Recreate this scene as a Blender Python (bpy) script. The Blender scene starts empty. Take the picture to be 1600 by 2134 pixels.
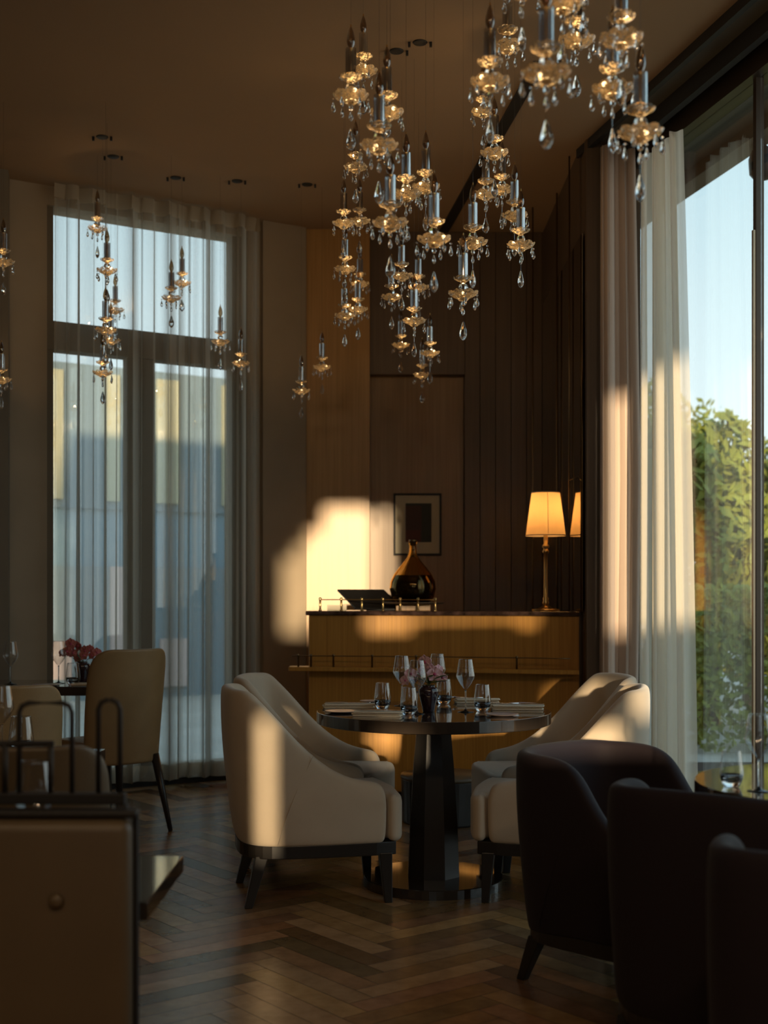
import bpy, bmesh, math, random
from mathutils import Vector, Matrix
R = math.radians
rng = random.Random(7)
col = bpy.context.scene.collection
sc = bpy.context.scene

# ------------------------------------------------------------------ camera
EYE, F, YH = 1.25, 2640.0, 1240.0
cam = bpy.data.cameras.new('camera'); co = bpy.data.objects.new('camera', cam); col.objects.link(co)
co.location = (0, 0, EYE); co.rotation_euler = (R(90), 0, 0)
cam.sensor_fit = 'AUTO'; cam.sensor_width = 36.0
cam.lens = 36.0 * F / 2134.0
cam.shift_y = (YH - 1067.0) / 2134.0
cam.clip_start = 0.05; cam.clip_end = 200
cam.dof.use_dof = True; cam.dof.focus_distance = 5.35; cam.dof.aperture_fstop = 2.5
sc.camera = co
sc.view_settings.view_transform = 'Standard'; sc.view_settings.look = 'None'
sc.view_settings.gamma = 1; sc.view_settings.exposure = 0.18
sc.view_settings.use_curve_mapping = False
sc.cycles.max_bounces = 12; sc.cycles.transparent_max_bounces = 24
sc.cycles.transmission_bounces = 12; sc.cycles.diffuse_bounces = 4
sc.cycles.sample_clamp_indirect = 4.0
sc.cycles.caustics_reflective = False; sc.cycles.caustics_refractive = False

# ------------------------------------------------------------------ world + sun
w = bpy.data.worlds.new('sky'); sc.world = w; w.use_nodes = True
nt = w.node_tree; nt.nodes.clear()
wo = nt.nodes.new('ShaderNodeOutputWorld'); bg = nt.nodes.new('ShaderNodeBackground')
tc = nt.nodes.new('ShaderNodeTexCoord'); sx = nt.nodes.new('ShaderNodeSeparateXYZ')
cr = nt.nodes.new('ShaderNodeValToRGB')
cr.color_ramp.elements[0].position = 0.0; cr.color_ramp.elements[0].color = (0.86, 0.86, 0.80, 1)
cr.color_ramp.elements[1].position = 0.9; cr.color_ramp.elements[1].color = (0.30, 0.50, 0.72, 1)
e = cr.color_ramp.elements.new(0.12); e.color = (0.80, 0.93, 0.97, 1)
e = cr.color_ramp.elements.new(0.35); e.color = (0.50, 0.70, 0.80, 1)
nt.links.new(tc.outputs['Generated'], sx.inputs[0]); nt.links.new(sx.outputs[2], cr.inputs[0])
nt.links.new(cr.outputs[0], bg.inputs[0]); nt.links.new(bg.outputs[0], wo.inputs[0])
bg.inputs[1].default_value = 1.55

SUN_A, SUN_B = -0.02, 0.10           # direction of travel (SUN_A, 1, -SUN_B)
sl = bpy.data.lights.new('sun', 'SUN'); so = bpy.data.objects.new('sun', sl); col.objects.link(so)
sl.energy = 6.6; sl.color = (1.0, 0.77, 0.48); sl.angle = R(1.1)
so.rotation_euler = Vector((SUN_A, 1, -SUN_B)).to_track_quat('-Z', 'Y').to_euler()
so.location = (0, -6, 4)

# ------------------------------------------------------------------ materials
def newmat(name):
    m = bpy.data.materials.new(name); m.use_nodes = True
    return m, m.node_tree, m.node_tree.nodes['Principled BSDF']
def mat(name, c, rough=0.5, metal=0.0, bump=0.0, bscale=200.0, var=0.0, vscale=6.0, sheen=0.0, spec=0.5, trans=0.0, ior=1.5, coat=0.0, stretch=None):
    m, t, b = newmat(name)
    b.inputs['Base Color'].default_value = (*c, 1); b.inputs['Roughness'].default_value = rough
    b.inputs['Metallic'].default_value = metal; b.inputs['Specular IOR Level'].default_value = spec
    b.inputs['Sheen Weight'].default_value = sheen; b.inputs['Transmission Weight'].default_value = trans
    b.inputs['IOR'].default_value = ior; b.inputs['Coat Weight'].default_value = coat
    tcn = t.nodes.new('ShaderNodeTexCoord'); mp = t.nodes.new('ShaderNodeMapping')
    t.links.new(tcn.outputs['Object'], mp.inputs[0])
    if stretch: mp.inputs['Scale'].default_value = stretch
    if var > 0:
        n = t.nodes.new('ShaderNodeTexNoise'); n.inputs['Scale'].default_value = vscale; n.inputs['Detail'].default_value = 5
        t.links.new(mp.outputs[0], n.inputs['Vector'])
        r = t.nodes.new('ShaderNodeValToRGB')
        r.color_ramp.elements[0].position = .3; r.color_ramp.elements[1].position = .7
        r.color_ramp.elements[0].color = (*[x * (1 - var) for x in c], 1)
        r.color_ramp.elements[1].color = (*[min(1, x * (1 + var)) for x in c], 1)
        t.links.new(n.outputs[0], r.inputs[0]); t.links.new(r.outputs[0], b.inputs['Base Color'])
    if bump > 0:
        n2 = t.nodes.new('ShaderNodeTexNoise'); n2.inputs['Scale'].default_value = bscale
        t.links.new(mp.outputs[0], n2.inputs['Vector'])
        bp = t.nodes.new('ShaderNodeBump'); bp.inputs['Strength'].default_value = bump; bp.inputs['Distance'].default_value = .004
        t.links.new(n2.outputs[0], bp.inputs['Height']); t.links.new(bp.outputs[0], b.inputs['Normal'])
    return m

def sheer_mat(name, c, op, tr=0.5):
    """thin woven voile: see-through share falls as the weave is seen edge-on"""
    m, t, b = newmat(name); t.nodes.remove(b)
    out = t.nodes['Material Output']
    tp = t.nodes.new('ShaderNodeBsdfTransparent'); df = t.nodes.new('ShaderNodeBsdfDiffuse'); tl = t.nodes.new('ShaderNodeBsdfTranslucent')
    df.inputs[0].default_value = (*c, 1); tl.inputs[0].default_value = (*c, 1)
    mx = t.nodes.new('ShaderNodeMixShader'); mx.inputs[0].default_value = tr
    t.links.new(df.outputs[0], mx.inputs[1]); t.links.new(tl.outputs[0], mx.inputs[2])
    lw = t.nodes.new('ShaderNodeLayerWeight'); lw.inputs[0].default_value = .5
    mr = t.nodes.new('ShaderNodeMapRange'); mr.inputs['From Min'].default_value = 0; mr.inputs['From Max'].default_value = .8
    mr.inputs['To Min'].default_value = op; mr.inputs['To Max'].default_value = 1.0
    t.links.new(lw.outputs['Facing'], mr.inputs[0])
    m2 = t.nodes.new('ShaderNodeMixShader')
    t.links.new(mr.outputs[0], m2.inputs[0]); t.links.new(tp.outputs[0], m2.inputs[1]); t.links.new(mx.outputs[0], m2.inputs[2])
    t.links.new(m2.outputs[0], out.inputs[0])
    return m

def pane_mat(name):
    m, t, b = newmat(name); t.nodes.remove(b); out = t.nodes['Material Output']
    tp = t.nodes.new('ShaderNodeBsdfTransparent'); gl = t.nodes.new('ShaderNodeBsdfGlossy'); gl.inputs['Roughness'].default_value = 0.0
    tp.inputs[0].default_value = (.96, .98, .97, 1)
    fr = t.nodes.new('ShaderNodeFresnel'); ge = t.nodes.new('ShaderNodeNewGeometry'); im = t.nodes.new('ShaderNodeMapRange')
    im.inputs['To Min'].default_value = 2.4; im.inputs['To Max'].default_value = .4167   # same plain reflectance on both faces
    t.links.new(ge.outputs['Backfacing'], im.inputs[0]); t.links.new(im.outputs[0], fr.inputs[0])
    mx = t.nodes.new('ShaderNodeMixShader'); t.links.new(fr.outputs[0], mx.inputs[0])
    t.links.new(tp.outputs[0], mx.inputs[1]); t.links.new(gl.outputs[0], mx.inputs[2]); t.links.new(mx.outputs[0], out.inputs[0])
    return m

def glass_mat(name, c=(1, 1, 1), rough=0.0, ior=1.5):
    m, t, b = newmat(name); t.nodes.remove(b); out = t.nodes['Material Output']
    g = t.nodes.new('ShaderNodeBsdfGlass'); g.inputs[0].default_value = (*c, 1); g.inputs['Roughness'].default_value = rough; g.inputs['IOR'].default_value = ior
    t.links.new(g.outputs[0], out.inputs[0]); return m

def thin_glass(name, tint, ior=1.9, rough=0.0, base=0.0, power=3.2):
    """thin blown glass wall: clear, with plain surface reflections on both faces"""
    m, t, b = newmat(name); t.nodes.remove(b); out = t.nodes['Material Output']
    tp = t.nodes.new('ShaderNodeBsdfTransparent'); tp.inputs[0].default_value = (*tint, 1)
    gl = t.nodes.new('ShaderNodeBsdfGlossy'); gl.inputs['Roughness'].default_value = rough
    lw = t.nodes.new('ShaderNodeLayerWeight'); lw.inputs[0].default_value = .5
    pw = t.nodes.new('ShaderNodeMath'); pw.operation = 'POWER'; pw.inputs[1].default_value = power
    mr = t.nodes.new('ShaderNodeMapRange'); mr.inputs['To Min'].default_value = ((ior - 1) / (ior + 1)) ** 2 + base; mr.inputs['To Max'].default_value = .95
    t.links.new(lw.outputs['Facing'], pw.inputs[0]); t.links.new(pw.outputs[0], mr.inputs[0])
    mx = t.nodes.new('ShaderNodeMixShader'); t.links.new(mr.outputs[0], mx.inputs[0])
    t.links.new(tp.outputs[0], mx.inputs[1]); t.links.new(gl.outputs[0], mx.inputs[2]); t.links.new(mx.outputs[0], out.inputs[0])
    return m

def cut_crystal(name, c, scatter, rough=0.04):
    """pressed crystal: clear glass with a frosted share, patched by noise to paint in sparkle"""
    m, t, b = newmat(name); t.nodes.remove(b); out = t.nodes['Material Output']
    g = t.nodes.new('ShaderNodeBsdfGlass'); g.inputs[0].default_value = (1, 1, 1, 1); g.inputs['Roughness'].default_value = rough
    tl = t.nodes.new('ShaderNodeBsdfTranslucent'); df = t.nodes.new('ShaderNodeBsdfDiffuse')
    tl.inputs[0].default_value = (*c, 1); df.inputs[0].default_value = (*c, 1)
    a = t.nodes.new('ShaderNodeMixShader'); a.inputs[0].default_value = .5
    t.links.new(tl.outputs[0], a.inputs[1]); t.links.new(df.outputs[0], a.inputs[2])
    v = t.nodes.new('ShaderNodeTexNoise'); v.inputs['Scale'].default_value = 90
    tcn = t.nodes.new('ShaderNodeTexCoord'); t.links.new(tcn.outputs['Object'], v.inputs['Vector'])
    mr = t.nodes.new('ShaderNodeMapRange'); mr.inputs['From Min'].default_value = .46; mr.inputs['From Max'].default_value = .56  # sharp noise mask paints bright and dim patches as sparkle
    mr.inputs['To Min'].default_value = scatter * .16; mr.inputs['To Max'].default_value = min(1, scatter * 1.7)
    t.links.new(v.outputs[0], mr.inputs[0])
    x = t.nodes.new('ShaderNodeMixShader'); t.links.new(mr.outputs[0], x.inputs[0])
    t.links.new(g.outputs[0], x.inputs[1]); t.links.new(a.outputs[0], x.inputs[2]); t.links.new(x.outputs[0], out.inputs[0])
    return m

def wood_mat(name, c1, c2, rough=0.4, sc_=(60, 60, 1.2), coat=0.0, plank=None):
    m, t, b = newmat(name)
    tcn = t.nodes.new('ShaderNodeTexCoord'); mp = t.nodes.new('ShaderNodeMapping'); mp.inputs['Scale'].default_value = sc_
    t.links.new(tcn.outputs['Object'], mp.inputs[0])
    n = t.nodes.new('ShaderNodeTexNoise'); n.inputs['Scale'].default_value = 1.0; n.inputs['Detail'].default_value = 7; n.inputs['Roughness'].default_value = .65
    t.links.new(mp.outputs[0], n.inputs['Vector'])
    r = t.nodes.new('ShaderNodeValToRGB'); r.color_ramp.elements[0].position = .32; r.color_ramp.elements[1].position = .68
    r.color_ramp.elements[0].color = (*c1, 1); r.color_ramp.elements[1].color = (*c2, 1)
    t.links.new(n.outputs[0], r.inputs[0]); last = r.outputs[0]
    if plank:
        at = t.nodes.new('ShaderNodeAttribute'); at.attribute_name = plank
        mm = t.nodes.new('ShaderNodeMixRGB'); mm.blend_type = 'MULTIPLY'; mm.inputs[0].default_value = 1
        t.links.new(last, mm.inputs[1]); t.links.new(at.outputs['Color'], mm.inputs[2]); last = mm.outputs[0]
    t.links.new(last, b.inputs['Base Color'])
    b.inputs['Roughness'].default_value = rough; b.inputs['Coat Weight'].default_value = coat; b.inputs['Coat Roughness'].default_value = .15
    bp = t.nodes.new('ShaderNodeBump'); bp.inputs['Strength'].default_value = .12; bp.inputs['Distance'].default_value = .002
    t.links.new(n.outputs[0], bp.inputs['Height']); t.links.new(bp.outputs[0], b.inputs['Normal'])
    return m

def emit_mat(name, c, s):
    m, t, b = newmat(name); t.nodes.remove(b); out = t.nodes['Material Output']
    g = t.nodes.new('ShaderNodeEmission'); g.inputs[0].default_value = (*c, 1); g.inputs[1].default_value = s
    t.links.new(g.outputs[0], out.inputs[0]); return m

def shade_mat(name):
    m, t, b = newmat(name); t.nodes.remove(b); out = t.nodes['Material Output']
    tl = t.nodes.new('ShaderNodeBsdfTranslucent'); df = t.nodes.new('ShaderNodeBsdfDiffuse')
    tl.inputs[0].default_value = (.95, .80, .56, 1); df.inputs[0].default_value = (.9, .8, .62, 1)
    x = t.nodes.new('ShaderNodeMixShader'); x.inputs[0].default_value = .3
    t.links.new(tl.outputs[0], x.inputs[1]); t.links.new(df.outputs[0], x.inputs[2]); t.links.new(x.outputs[0], out.inputs[0]); return m

M = {
 'ceiling': mat('ceiling_plaster', (.34, .23, .14), .85, bump=.1, bscale=60),
 'plaster': mat('taupe_wallcovering', (.34, .27, .19), .8, var=.06, vscale=3, bump=.1, bscale=150),
 'plasterdark': mat('dark_wallcovering', (.17, .14, .10), .8, var=.06, vscale=3),
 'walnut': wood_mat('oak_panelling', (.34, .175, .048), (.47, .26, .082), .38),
 'shaded_oak': wood_mat('shaded_oak_panel', (.24, .13, .045), (.34, .195, .075), .38),  # oak with the recess shade put into its darker colour
 'darkwood': wood_mat('dark_panelling', (.085, .052, .03), (.12, .075, .042), .42),
 'counter': wood_mat('counter_veneer', (.36, .165, .028), (.52, .26, .05), .35, sc_=(90, 90, 1.5)),
 'ebony': mat('ebonised_wood', (.022, .019, .017), .35, spec=.5),
 'ebonytop': mat('polished_dark_table_top', (.035, .026, .02), .08, spec=.6, coat=.5),
 'marble': mat('dark_marble', (.06, .035, .028), .12, var=.7, vscale=25, spec=.6),
 'floor': wood_mat('oak_herringbone', (.33, .19, .088), (.52, .315, .155), .25, sc_=(9, 9, 9), plank='tone'),
 'gap': mat('floor_joint', (.03, .02, .012), .8),
 'cream': mat('cream_velvet', (.52, .425, .315), .85, sheen=.35, bump=.08, bscale=500, var=.04, vscale=9),
 'plum': mat('plum_velvet', (.011, .0045, .008), .8, sheen=.03, bump=.08, bscale=500),
 'leather': mat('tan_leather', (.30, .20, .095), .42, bump=.12, bscale=160, var=.08, vscale=8),
 'leatherdark': mat('olive_leather', (.125, .088, .048), .45, bump=.1, bscale=120, var=.06),
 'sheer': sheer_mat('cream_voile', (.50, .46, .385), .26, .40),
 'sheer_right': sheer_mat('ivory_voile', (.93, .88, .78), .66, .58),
 'sheertop': sheer_mat('voile_heading', (.52, .44, .33), .75, .4),
 'drape': mat('mauve_brown_drape', (.58, .46, .38), .85, sheen=.15, bump=.1, bscale=400),
 'brass': mat('aged_brass', (.62, .42, .17), .28, 1.0),
 'darkbrass': mat('dull_brass', (.22, .16, .09), .35, 1.0),
 'steel': mat('steel', (.75, .75, .75), .18, 1.0),
 'frame': mat('bronze_window_frame', (.07, .05, .035), .35, .6),
 'framealu': mat('warm_aluminium', (.42, .32, .22), .3, .8),
 'pane': pane_mat('window_pane'),
 'mirror': mat('bronze_mirror', (.50, .42, .34), .02, 1.0),
 'glass': glass_mat('drinking_glass', (.98, .99, 1.0), 0, 1.5),
 'crystal': glass_mat('cut_crystal', (1, 1, 1), 0, 1.62),
 'bobeche': cut_crystal('pressed_crystal', (1.0, .84, .58), .50),
 'tube': thin_glass('clear_tube', (.99, .99, 1), 1.6, .03, .42, 1.1),
 'thin': thin_glass('blown_glass', (.98, .99, .99), 1.6, 0.0, .07, 1.9),
 'bulb': thin_glass('smoked_bulb', (.55, .43, .30), 1.8, .05, .06, 2.0),
 'brassin': mat('bobeche_cup', (.85, .55, .20), .25, 1.0),
 'led': emit_mat('warm_led', (1.0, .62, .26), 6.0),
 'wire': mat('suspension_wire', (.10, .08, .06), .4, .5),
 'amber': glass_mat('amber_glass', (.92, .78, .50), 0, 1.5),
 'brandy': mat('dark_liquid', (.03, .014, .006), .08),
 'blackplastic': mat('black_plastic', (.012, .012, .012), .25),
 'black': mat('matt_black', (.015, .013, .012), .6),
 'linen': mat('ivory_linen', (.78, .68, .52), .85, bump=.25, bscale=350),
 'china': mat('pink_china', (.52, .40, .36), .25),
 'plumglaze': mat('plum_glaze', (.028, .012, .016), .10, coat=.6),
 'petal': mat('orchid_petal', (.80, .52, .60), .6, var=.18, vscale=60),
 'petalred': mat('rose_orchid_petal', (.62, .22, .22), .6, var=.18, vscale=60),
 'lip': mat('orchid_lip', (.48, .07, .17), .5),
 'leaf': mat('orchid_leaf', (.07, .12, .03), .4),
 'stem': mat('orchid_stem', (.10, .14, .04), .5),
 'shade': shade_mat('lamp_shade_fabric'),
 'fill_diffuser': emit_mat('fill_lamp_diffuser', (1, .74, .46), 2.0),  # glowing face of the added fill lamps
 'lampglow': emit_mat('lamp_bulb', (1.0, .55, .2), 14.0),
 'paper': mat('ivory_mount', (.62, .56, .42), .8),
 'card': mat('white_card', (.75, .66, .5), .7),
 'artdark': mat('print_grey_green', (.045, .05, .045), .7),
 'artplum': mat('print_plum', (.085, .045, .04), .7),
 'artred': mat('print_red', (.13, .04, .03), .7),
 'stone': mat('terrace_stone', (.55, .50, .42), .8, var=.12, vscale=1.5),
 'eave': mat('eave_boards', (.12, .10, .07), .7, var=.1),
 'foliage': mat('tree_foliage', (.24, .27, .045), .7, var=.4, vscale=2.2),
 'bark': mat('bark', (.10, .07, .045), .9, var=.3, vscale=9),
 'facade': mat('facade_cream', (.55, .50, .33), .8),
 'facadepink': mat('facade_pink', (.60, .46, .42), .8),
 'facadegrey': mat('facade_blue_grey', (.21, .27, .30), .7),
 'facadeblue': mat('facade_glazing', (.20, .30, .36), .3),
}

# ------------------------------------------------------------------ mesh helpers
def tag(o, label=None, cat=None, group=None, kind=None):
    if label: o['label'] = label
    if cat: o['category'] = cat
    if group: o['group'] = group
    if kind: o['kind'] = kind
    return o
def empty(name, loc, rz=0.0, label=None, cat=None, group=None):
    o = bpy.data.objects.new(name, None); col.objects.link(o); o.location = loc; o.rotation_euler = (0, 0, rz)
    o.empty_display_size = .05
    return tag(o, label, cat, group)
def link(name, bm, m, parent=None, smooth=False, sub=0, bevel=0.0, seg=2, loc=None):
    me = bpy.data.meshes.new(name)
    bmesh.ops.recalc_face_normals(bm, faces=bm.faces)
    bm.to_mesh(me); bm.free()
    for mm in (m if isinstance(m, (list, tuple)) else [m]): me.materials.append(mm)
    if smooth:
        for p in me.polygons: p.use_smooth = True
    o = bpy.data.objects.new(name, me); col.objects.link(o)
    if parent is not None: o.parent = parent
    if loc is not None: o.location = loc
    if bevel > 0:
        b = o.modifiers.new('bevel', 'BEVEL'); b.width = bevel; b.segments = seg; b.limit_method = 'ANGLE'; b.angle_limit = R(35)
    if sub:
        s = o.modifiers.new('sub', 'SUBSURF'); s.levels = sub; s.render_levels = sub
    return o
def box(bm, x0, x1, y0, y1, z0, z1, mx=None):
    vs = [bm.verts.new((x, y, z)) for x in (x0, x1) for y in (y0, y1) for z in (z0, z1)]
    for f in ((0, 1, 3, 2), (4, 6, 7, 5), (0, 4, 5, 1), (2, 3, 7, 6), (0, 2, 6, 4), (1, 5, 7, 3)):
        bm.faces.new([vs[i] for i in f])
    if mx is not None: bmesh.ops.transform(bm, matrix=mx, verts=vs)
    return vs
def prism(bm, pts, z0, z1):
    a = [bm.verts.new((x, y, z0)) for x, y in pts]; b = [bm.verts.new((x, y, z1)) for x, y in pts]
    n = len(pts)
    bm.faces.new(a[::-1]); bm.faces.new(b)
    for i in range(n): bm.faces.new((a[i], a[(i + 1) % n], b[(i + 1) % n], b[i]))
def lathe(bm, prof, n=32, c=(0, 0, 0), close=False, scallop=None):
    """prof = [(r,z)...]; r==0 collapses to a point"""
    rings = []
    for (r, z) in prof:
        if r <= 1e-6: rings.append([bm.verts.new((c[0], c[1], c[2] + z))])
        else:
            ring = []
            for k in range(n):
                a = 2 * math.pi * k / n; rr, zz = r, z
                if scallop: rr, zz = scallop(r, z, a)
                ring.append(bm.verts.new((c[0] + rr * math.cos(a), c[1] + rr * math.sin(a), c[2] + zz)))
            rings.append(ring)
    pairs = list(zip(rings[:-1], rings[1:]))
    if close: pairs.append((rings[-1], rings[0]))
    for A, B in pairs:
        if len(A) == 1 and len(B) == 1: continue
        for k in range(n):
            k2 = (k + 1) % n
            if len(A) == 1: bm.faces.new((A[0], B[k], B[k2]))
            elif len(B) == 1: bm.faces.new((A[k], A[k2], B[0]))
            else: bm.faces.new((A[k], A[k2], B[k2], B[k]))
    if not close:
        for Rg in (rings[0], rings[-1]):
            if len(Rg) > 2: bm.faces.new(Rg)
def lathe_open(bm, prof, n):
    rings = [[bm.verts.new((r * math.cos(2 * math.pi * k / n), r * math.sin(2 * math.pi * k / n), z)) for k in range(n)] for r, z in prof]
    for A, Bq in zip(rings[:-1], rings[1:]):
        for k in range(n): bm.faces.new((A[k], A[(k + 1) % n], Bq[(k + 1) % n], Bq[k]))
def tube(bm, pts, r, n=8, cap=True):
    pts = [Vector(p) for p in pts]; rings = []
    rr = r if isinstance(r, (list, tuple)) else [r] * len(pts)
    ref = None
    for i, p in enumerate(pts):
        d = (pts[min(i + 1, len(pts) - 1)] - pts[max(i - 1, 0)]).normalized()
        if ref is None:
            ref = Vector((0, 0, 1)) if abs(d.z) < .9 else Vector((1, 0, 0))
        u = d.cross(ref).normalized(); v = d.cross(u).normalized()
        rings.append([bm.verts.new(p + (u * math.cos(2 * math.pi * k / n) + v * math.sin(2 * math.pi * k / n)) * rr[i]) for k in range(n)])
    for A, B in zip(rings[:-1], rings[1:]):
        for k in range(n): bm.faces.new((A[k], A[(k + 1) % n], B[(k + 1) % n], B[k]))
    if cap:
        bm.faces.new(rings[0]); bm.faces.new(rings[-1])
def struct(name, bm, m, **k):
    return tag(link(name, bm, m, **k), kind='structure')
def B(): return bmesh.new()
def copy_tree(o, parent=None):
    c = o.copy(); col.objects.link(c)
    if parent is not None: c.parent = parent
    for ch in list(kids.get(o.name, [])):
        kids.setdefault(c.name, []).append(copy_tree(ch, c))
    return c
kids = {}
def index_kids(root):
    for o in bpy.data.objects:
        if o.parent is root:
            kids.setdefault(root.name, []).append(o); index_kids(o)
def P(px, D, z=None, py=None):
    """photo column + distance -> place"""
    X = (px - 800) / F * D
    if z is None: z = EYE - (py - YH) / F * D
    return Vector((X, D, z))

H = 3.82   # ceiling
# ================================================================== SETTING
# floor: herringbone boards, each a face with its own tone
bm = B(); lay = bm.loops.layers.color.new('tone')
L_, W_ = .56, .095
ang = R(38)
ca, sa = math.cos(ang), math.sin(ang)
def in_room(x, y):
    return -3.4 < x < 3.6 and -1.1 < y < 9.3
n_rep = 46
for i in range(-n_rep, n_rep):
    for j in range(-14, 15):
        for kind in (0, 1):
            # classic herringbone lattice
            ox = i * W_ + j * (L_)          # step along the zigzag
            oy = i * W_ - j * (L_)
            if kind == 0: x0, x1, y0, y1 = ox, ox + L_, oy, oy + W_
            else: x0, x1, y0, y1 = ox, ox + W_, oy + W_, oy + W_ + L_
            g = .0012
            pts = [(x0 + g, y0 + g), (x1 - g, y0 + g), (x1 - g, y1 - g), (x0 + g, y1 - g)]
            pts = [(ca * a - sa * b, sa * a + ca * b + 4.2) for a, b in pts]
            if not all(in_room(*p) for p in pts): continue
            f = bm.faces.new([bm.verts.new((a, b, .0)) for a, b in pts])
            t = rng.uniform(.62, 1.12)
            c = (t * rng.uniform(.97, 1.03), t * rng.uniform(.94, 1.02), t * rng.uniform(.88, 1.02), 1)
            for l in f.loops: l[lay] = c
flo = struct('floor', bm, M['floor'])
bm = B(); box(bm, -3.6, 3.6, -1.3, 9.5, -.12, -.003); struct('floor', bm, M['gap'])

# ceiling
bm = B(); prism(bm, [(-3.6, -1.3), (3.45, -1.3), (1.385, 7.9), (1.3, 9.3), (.0, 9.3), (-.38, 9.12), (-3.5, 7.18), (-3.6, 7.0)], H, H + .2)
struct('ceiling', bm, M['ceiling'])
# lighting track slot running away across the ceiling
bm = B(); a_, b_ = Vector((.75, 6.1)), Vector((.42, 8.95)); d_ = (b_ - a_).normalized(); n_ = Vector((-d_.y, d_.x)) * .032
prism(bm, [tuple(a_ + n_), tuple(a_ - n_), tuple(b_ - n_), tuple(b_ + n_)], H - .012, H + .01); struct('trim_1', bm, M['black'])

# window wall on the left-back: line (-2.312,7.826) .. (-.375,9.01)
Wa, Wb = Vector((-3.30, 7.222)), Vector((-.30, 9.056)); wd = (Wb - Wa).normalized(); wn = Vector((-wd.y, wd.x))   # wn points outdoors
def on_wall(px):
    s = (px - 800) / F
    # intersect ray (s*D, D) with the wall line
    t = (s * Wa.y - Wa.x) / (wd.x - s * wd.y)
    return t
def wallbox(bm, t0, t1, z0, z1, o0, o1):
    p = [Wa + wd * t0 + wn * o0, Wa + wd * t1 + wn * o0, Wa + wd * t1 + wn * o1, Wa + wd * t0 + wn * o1]
    prism(bm, [tuple(q) for q in p], z0, z1)
tL, tR = on_wall(98), on_wall(515)
tEnd = (Wb - Wa).length
bm = B()
wallbox(bm, 0, tL, 0, H, 0, .2); wallbox(bm, tR, tEnd, 0, H, 0, .2)
wallbox(bm, tL, tR, 3.70, H, 0, .2); wallbox(bm, tL, tR, 0, .12, 0, .2)
struct('wall_left_back', bm, M['plaster'])
bm = B()   # frame of the tall window
tm = on_wall(297)
wallbox(bm, tL, tR, 2.80, 2.98, .02, .14); wallbox(bm, tm - .09, tm + .09, .12, 2.80, .04, .12)
wallbox(bm, tL, tL + .05, .12, 3.70, .03, .13); wallbox(bm, tR - .10, tR, .12, 3.70, .03, .13)
win1 = struct('window_1', bm, M['plasterdark'])
bm = B(); wallbox(bm, tL, tR, .12, 3.70, .085, .09); link('pane', bm, M['pane'], win1)
# corner column at the far left edge, its shadow put in as darker covering
bm = B(); prism(bm, [(-3.4, 7.0), (-2.27, 7.66), (-2.33, 7.90), (-3.4, 7.4)], 0, H); struct('wall_left_pier', bm, M['plasterdark'])
bm = B(); box(bm, -3.5, -3.35, -1.2, 7.3, 0, H); struct('wall_left', bm, M['plasterdark'])

# skirting under the window wall
bm = B(); wallbox(bm, 0, tEnd, 0, .09, -.02, .0); struct('baseboard_left', bm, M['black'])

# plaster pier between window and bar, then the oak-clad back wall
bm = B(); prism(bm, [(-.83, 8.68), (-.545, 8.86), (-.545, 9.3), (-.83, 9.2)], 0, H); struct('wall_pier', bm, M['plaster'])
bm = B()
xs = [-.545, -.40, -.255, -.10]
for k in range(3): box(bm, xs[k] + .0001, xs[k + 1] - .0001, 8.90, 9.3, 0, H)
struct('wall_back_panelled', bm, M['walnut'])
bm = B()
for x0, x1, z0, z1 in ((-.10, .57, 0, 2.81),):
    box(bm, x0 + .0015, x1 - .0015, 9.06, 9.3, z0, z1)
struct('wall_back_recess', bm, M['shaded_oak'])
bm = B(); box(bm, -.10, .57, 8.96, 9.3, 2.81, H)
for k in range(6): box(bm, .571 + k * .11, .679 + k * .11, 8.97, 9.3, 0, H)
struct('wall_back', bm, M['darkwood'], bevel=.002)
# side wall of the bar: bronze mirror between timber pier and back wall
bm = B(); box(bm, 1.125, 1.30, 7.30, 9.3, 0, H); struct('wall_right_bar', bm, M['darkwood'])
bm = B(); box(bm, 1.12, 1.1245, 7.17, 8.95, 1.155, 3.3); mir = link('mirror_panel', bm, M['mirror'])
tag(mir, 'tall bronze tinted mirror panel on the side wall behind the table lamp', 'mirror')
# timber pier right of the bar
bm = B()
for k in range(3): box(bm, 1.140 + k * .085, 1.2235 + k * .085, 7.14, 7.30, 0, H)
box(bm, 1.137, 1.45, 7.16, 7.32, 0, H)
struct('wall_right_pier', bm, M['darkwood'], bevel=.002)

# big glazed wall on the right
Ga = Vector((1.385, 7.27)); gd = Vector((.229, -1)).normalized(); gn = Vector((gd.y * -1, gd.x)) ; gn = Vector((.975, .223))
def gbox(bm, t0, t1, z0, z1, o0, o1):
    p = [Ga + gd * t0 + gn * o0, Ga + gd * t1 + gn * o0, Ga + gd * t1 + gn * o1, Ga + gd * t0 + gn * o1]
    prism(bm, [tuple(q) for q in p], z0, z1)
def g_at(px):
    s = (px - 800) / F
    return (s * Ga.y - Ga.x) / (gd.x - s * gd.y)
t1 = g_at(1560); GE = 8.5
bm = B(); gbox(bm, -.25, GE, 3.66, H, 0, .12); gbox(bm, -.25, GE, -.02, .06, 0, .12)
struct('wall_right_head', bm, M['frame'])
bm = B(); gbox(bm, 4.6, GE, .06, 3.66, 0, .12); struct('wall_right', bm, M['plasterdark'])
bm = B()
for tt in (t1, t1 + 1.55, t1 + 3.1): gbox(bm, tt - .014, tt + .014, .06, 3.66, .030, .070)
win2 = struct('window_2', bm, M['frame'])
bm = B()
for tt in (t1, t1 + 1.55): gbox(bm, tt - .006, tt + .010, .06, 2.95, .018, .030)
link('frame_trim', bm, M['framealu'], win2)
bm = B(); gbox(bm, -.2, t1 - .02, .06, 3.66, .05, .056); link('pane', bm, M['pane'], win2)
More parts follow.
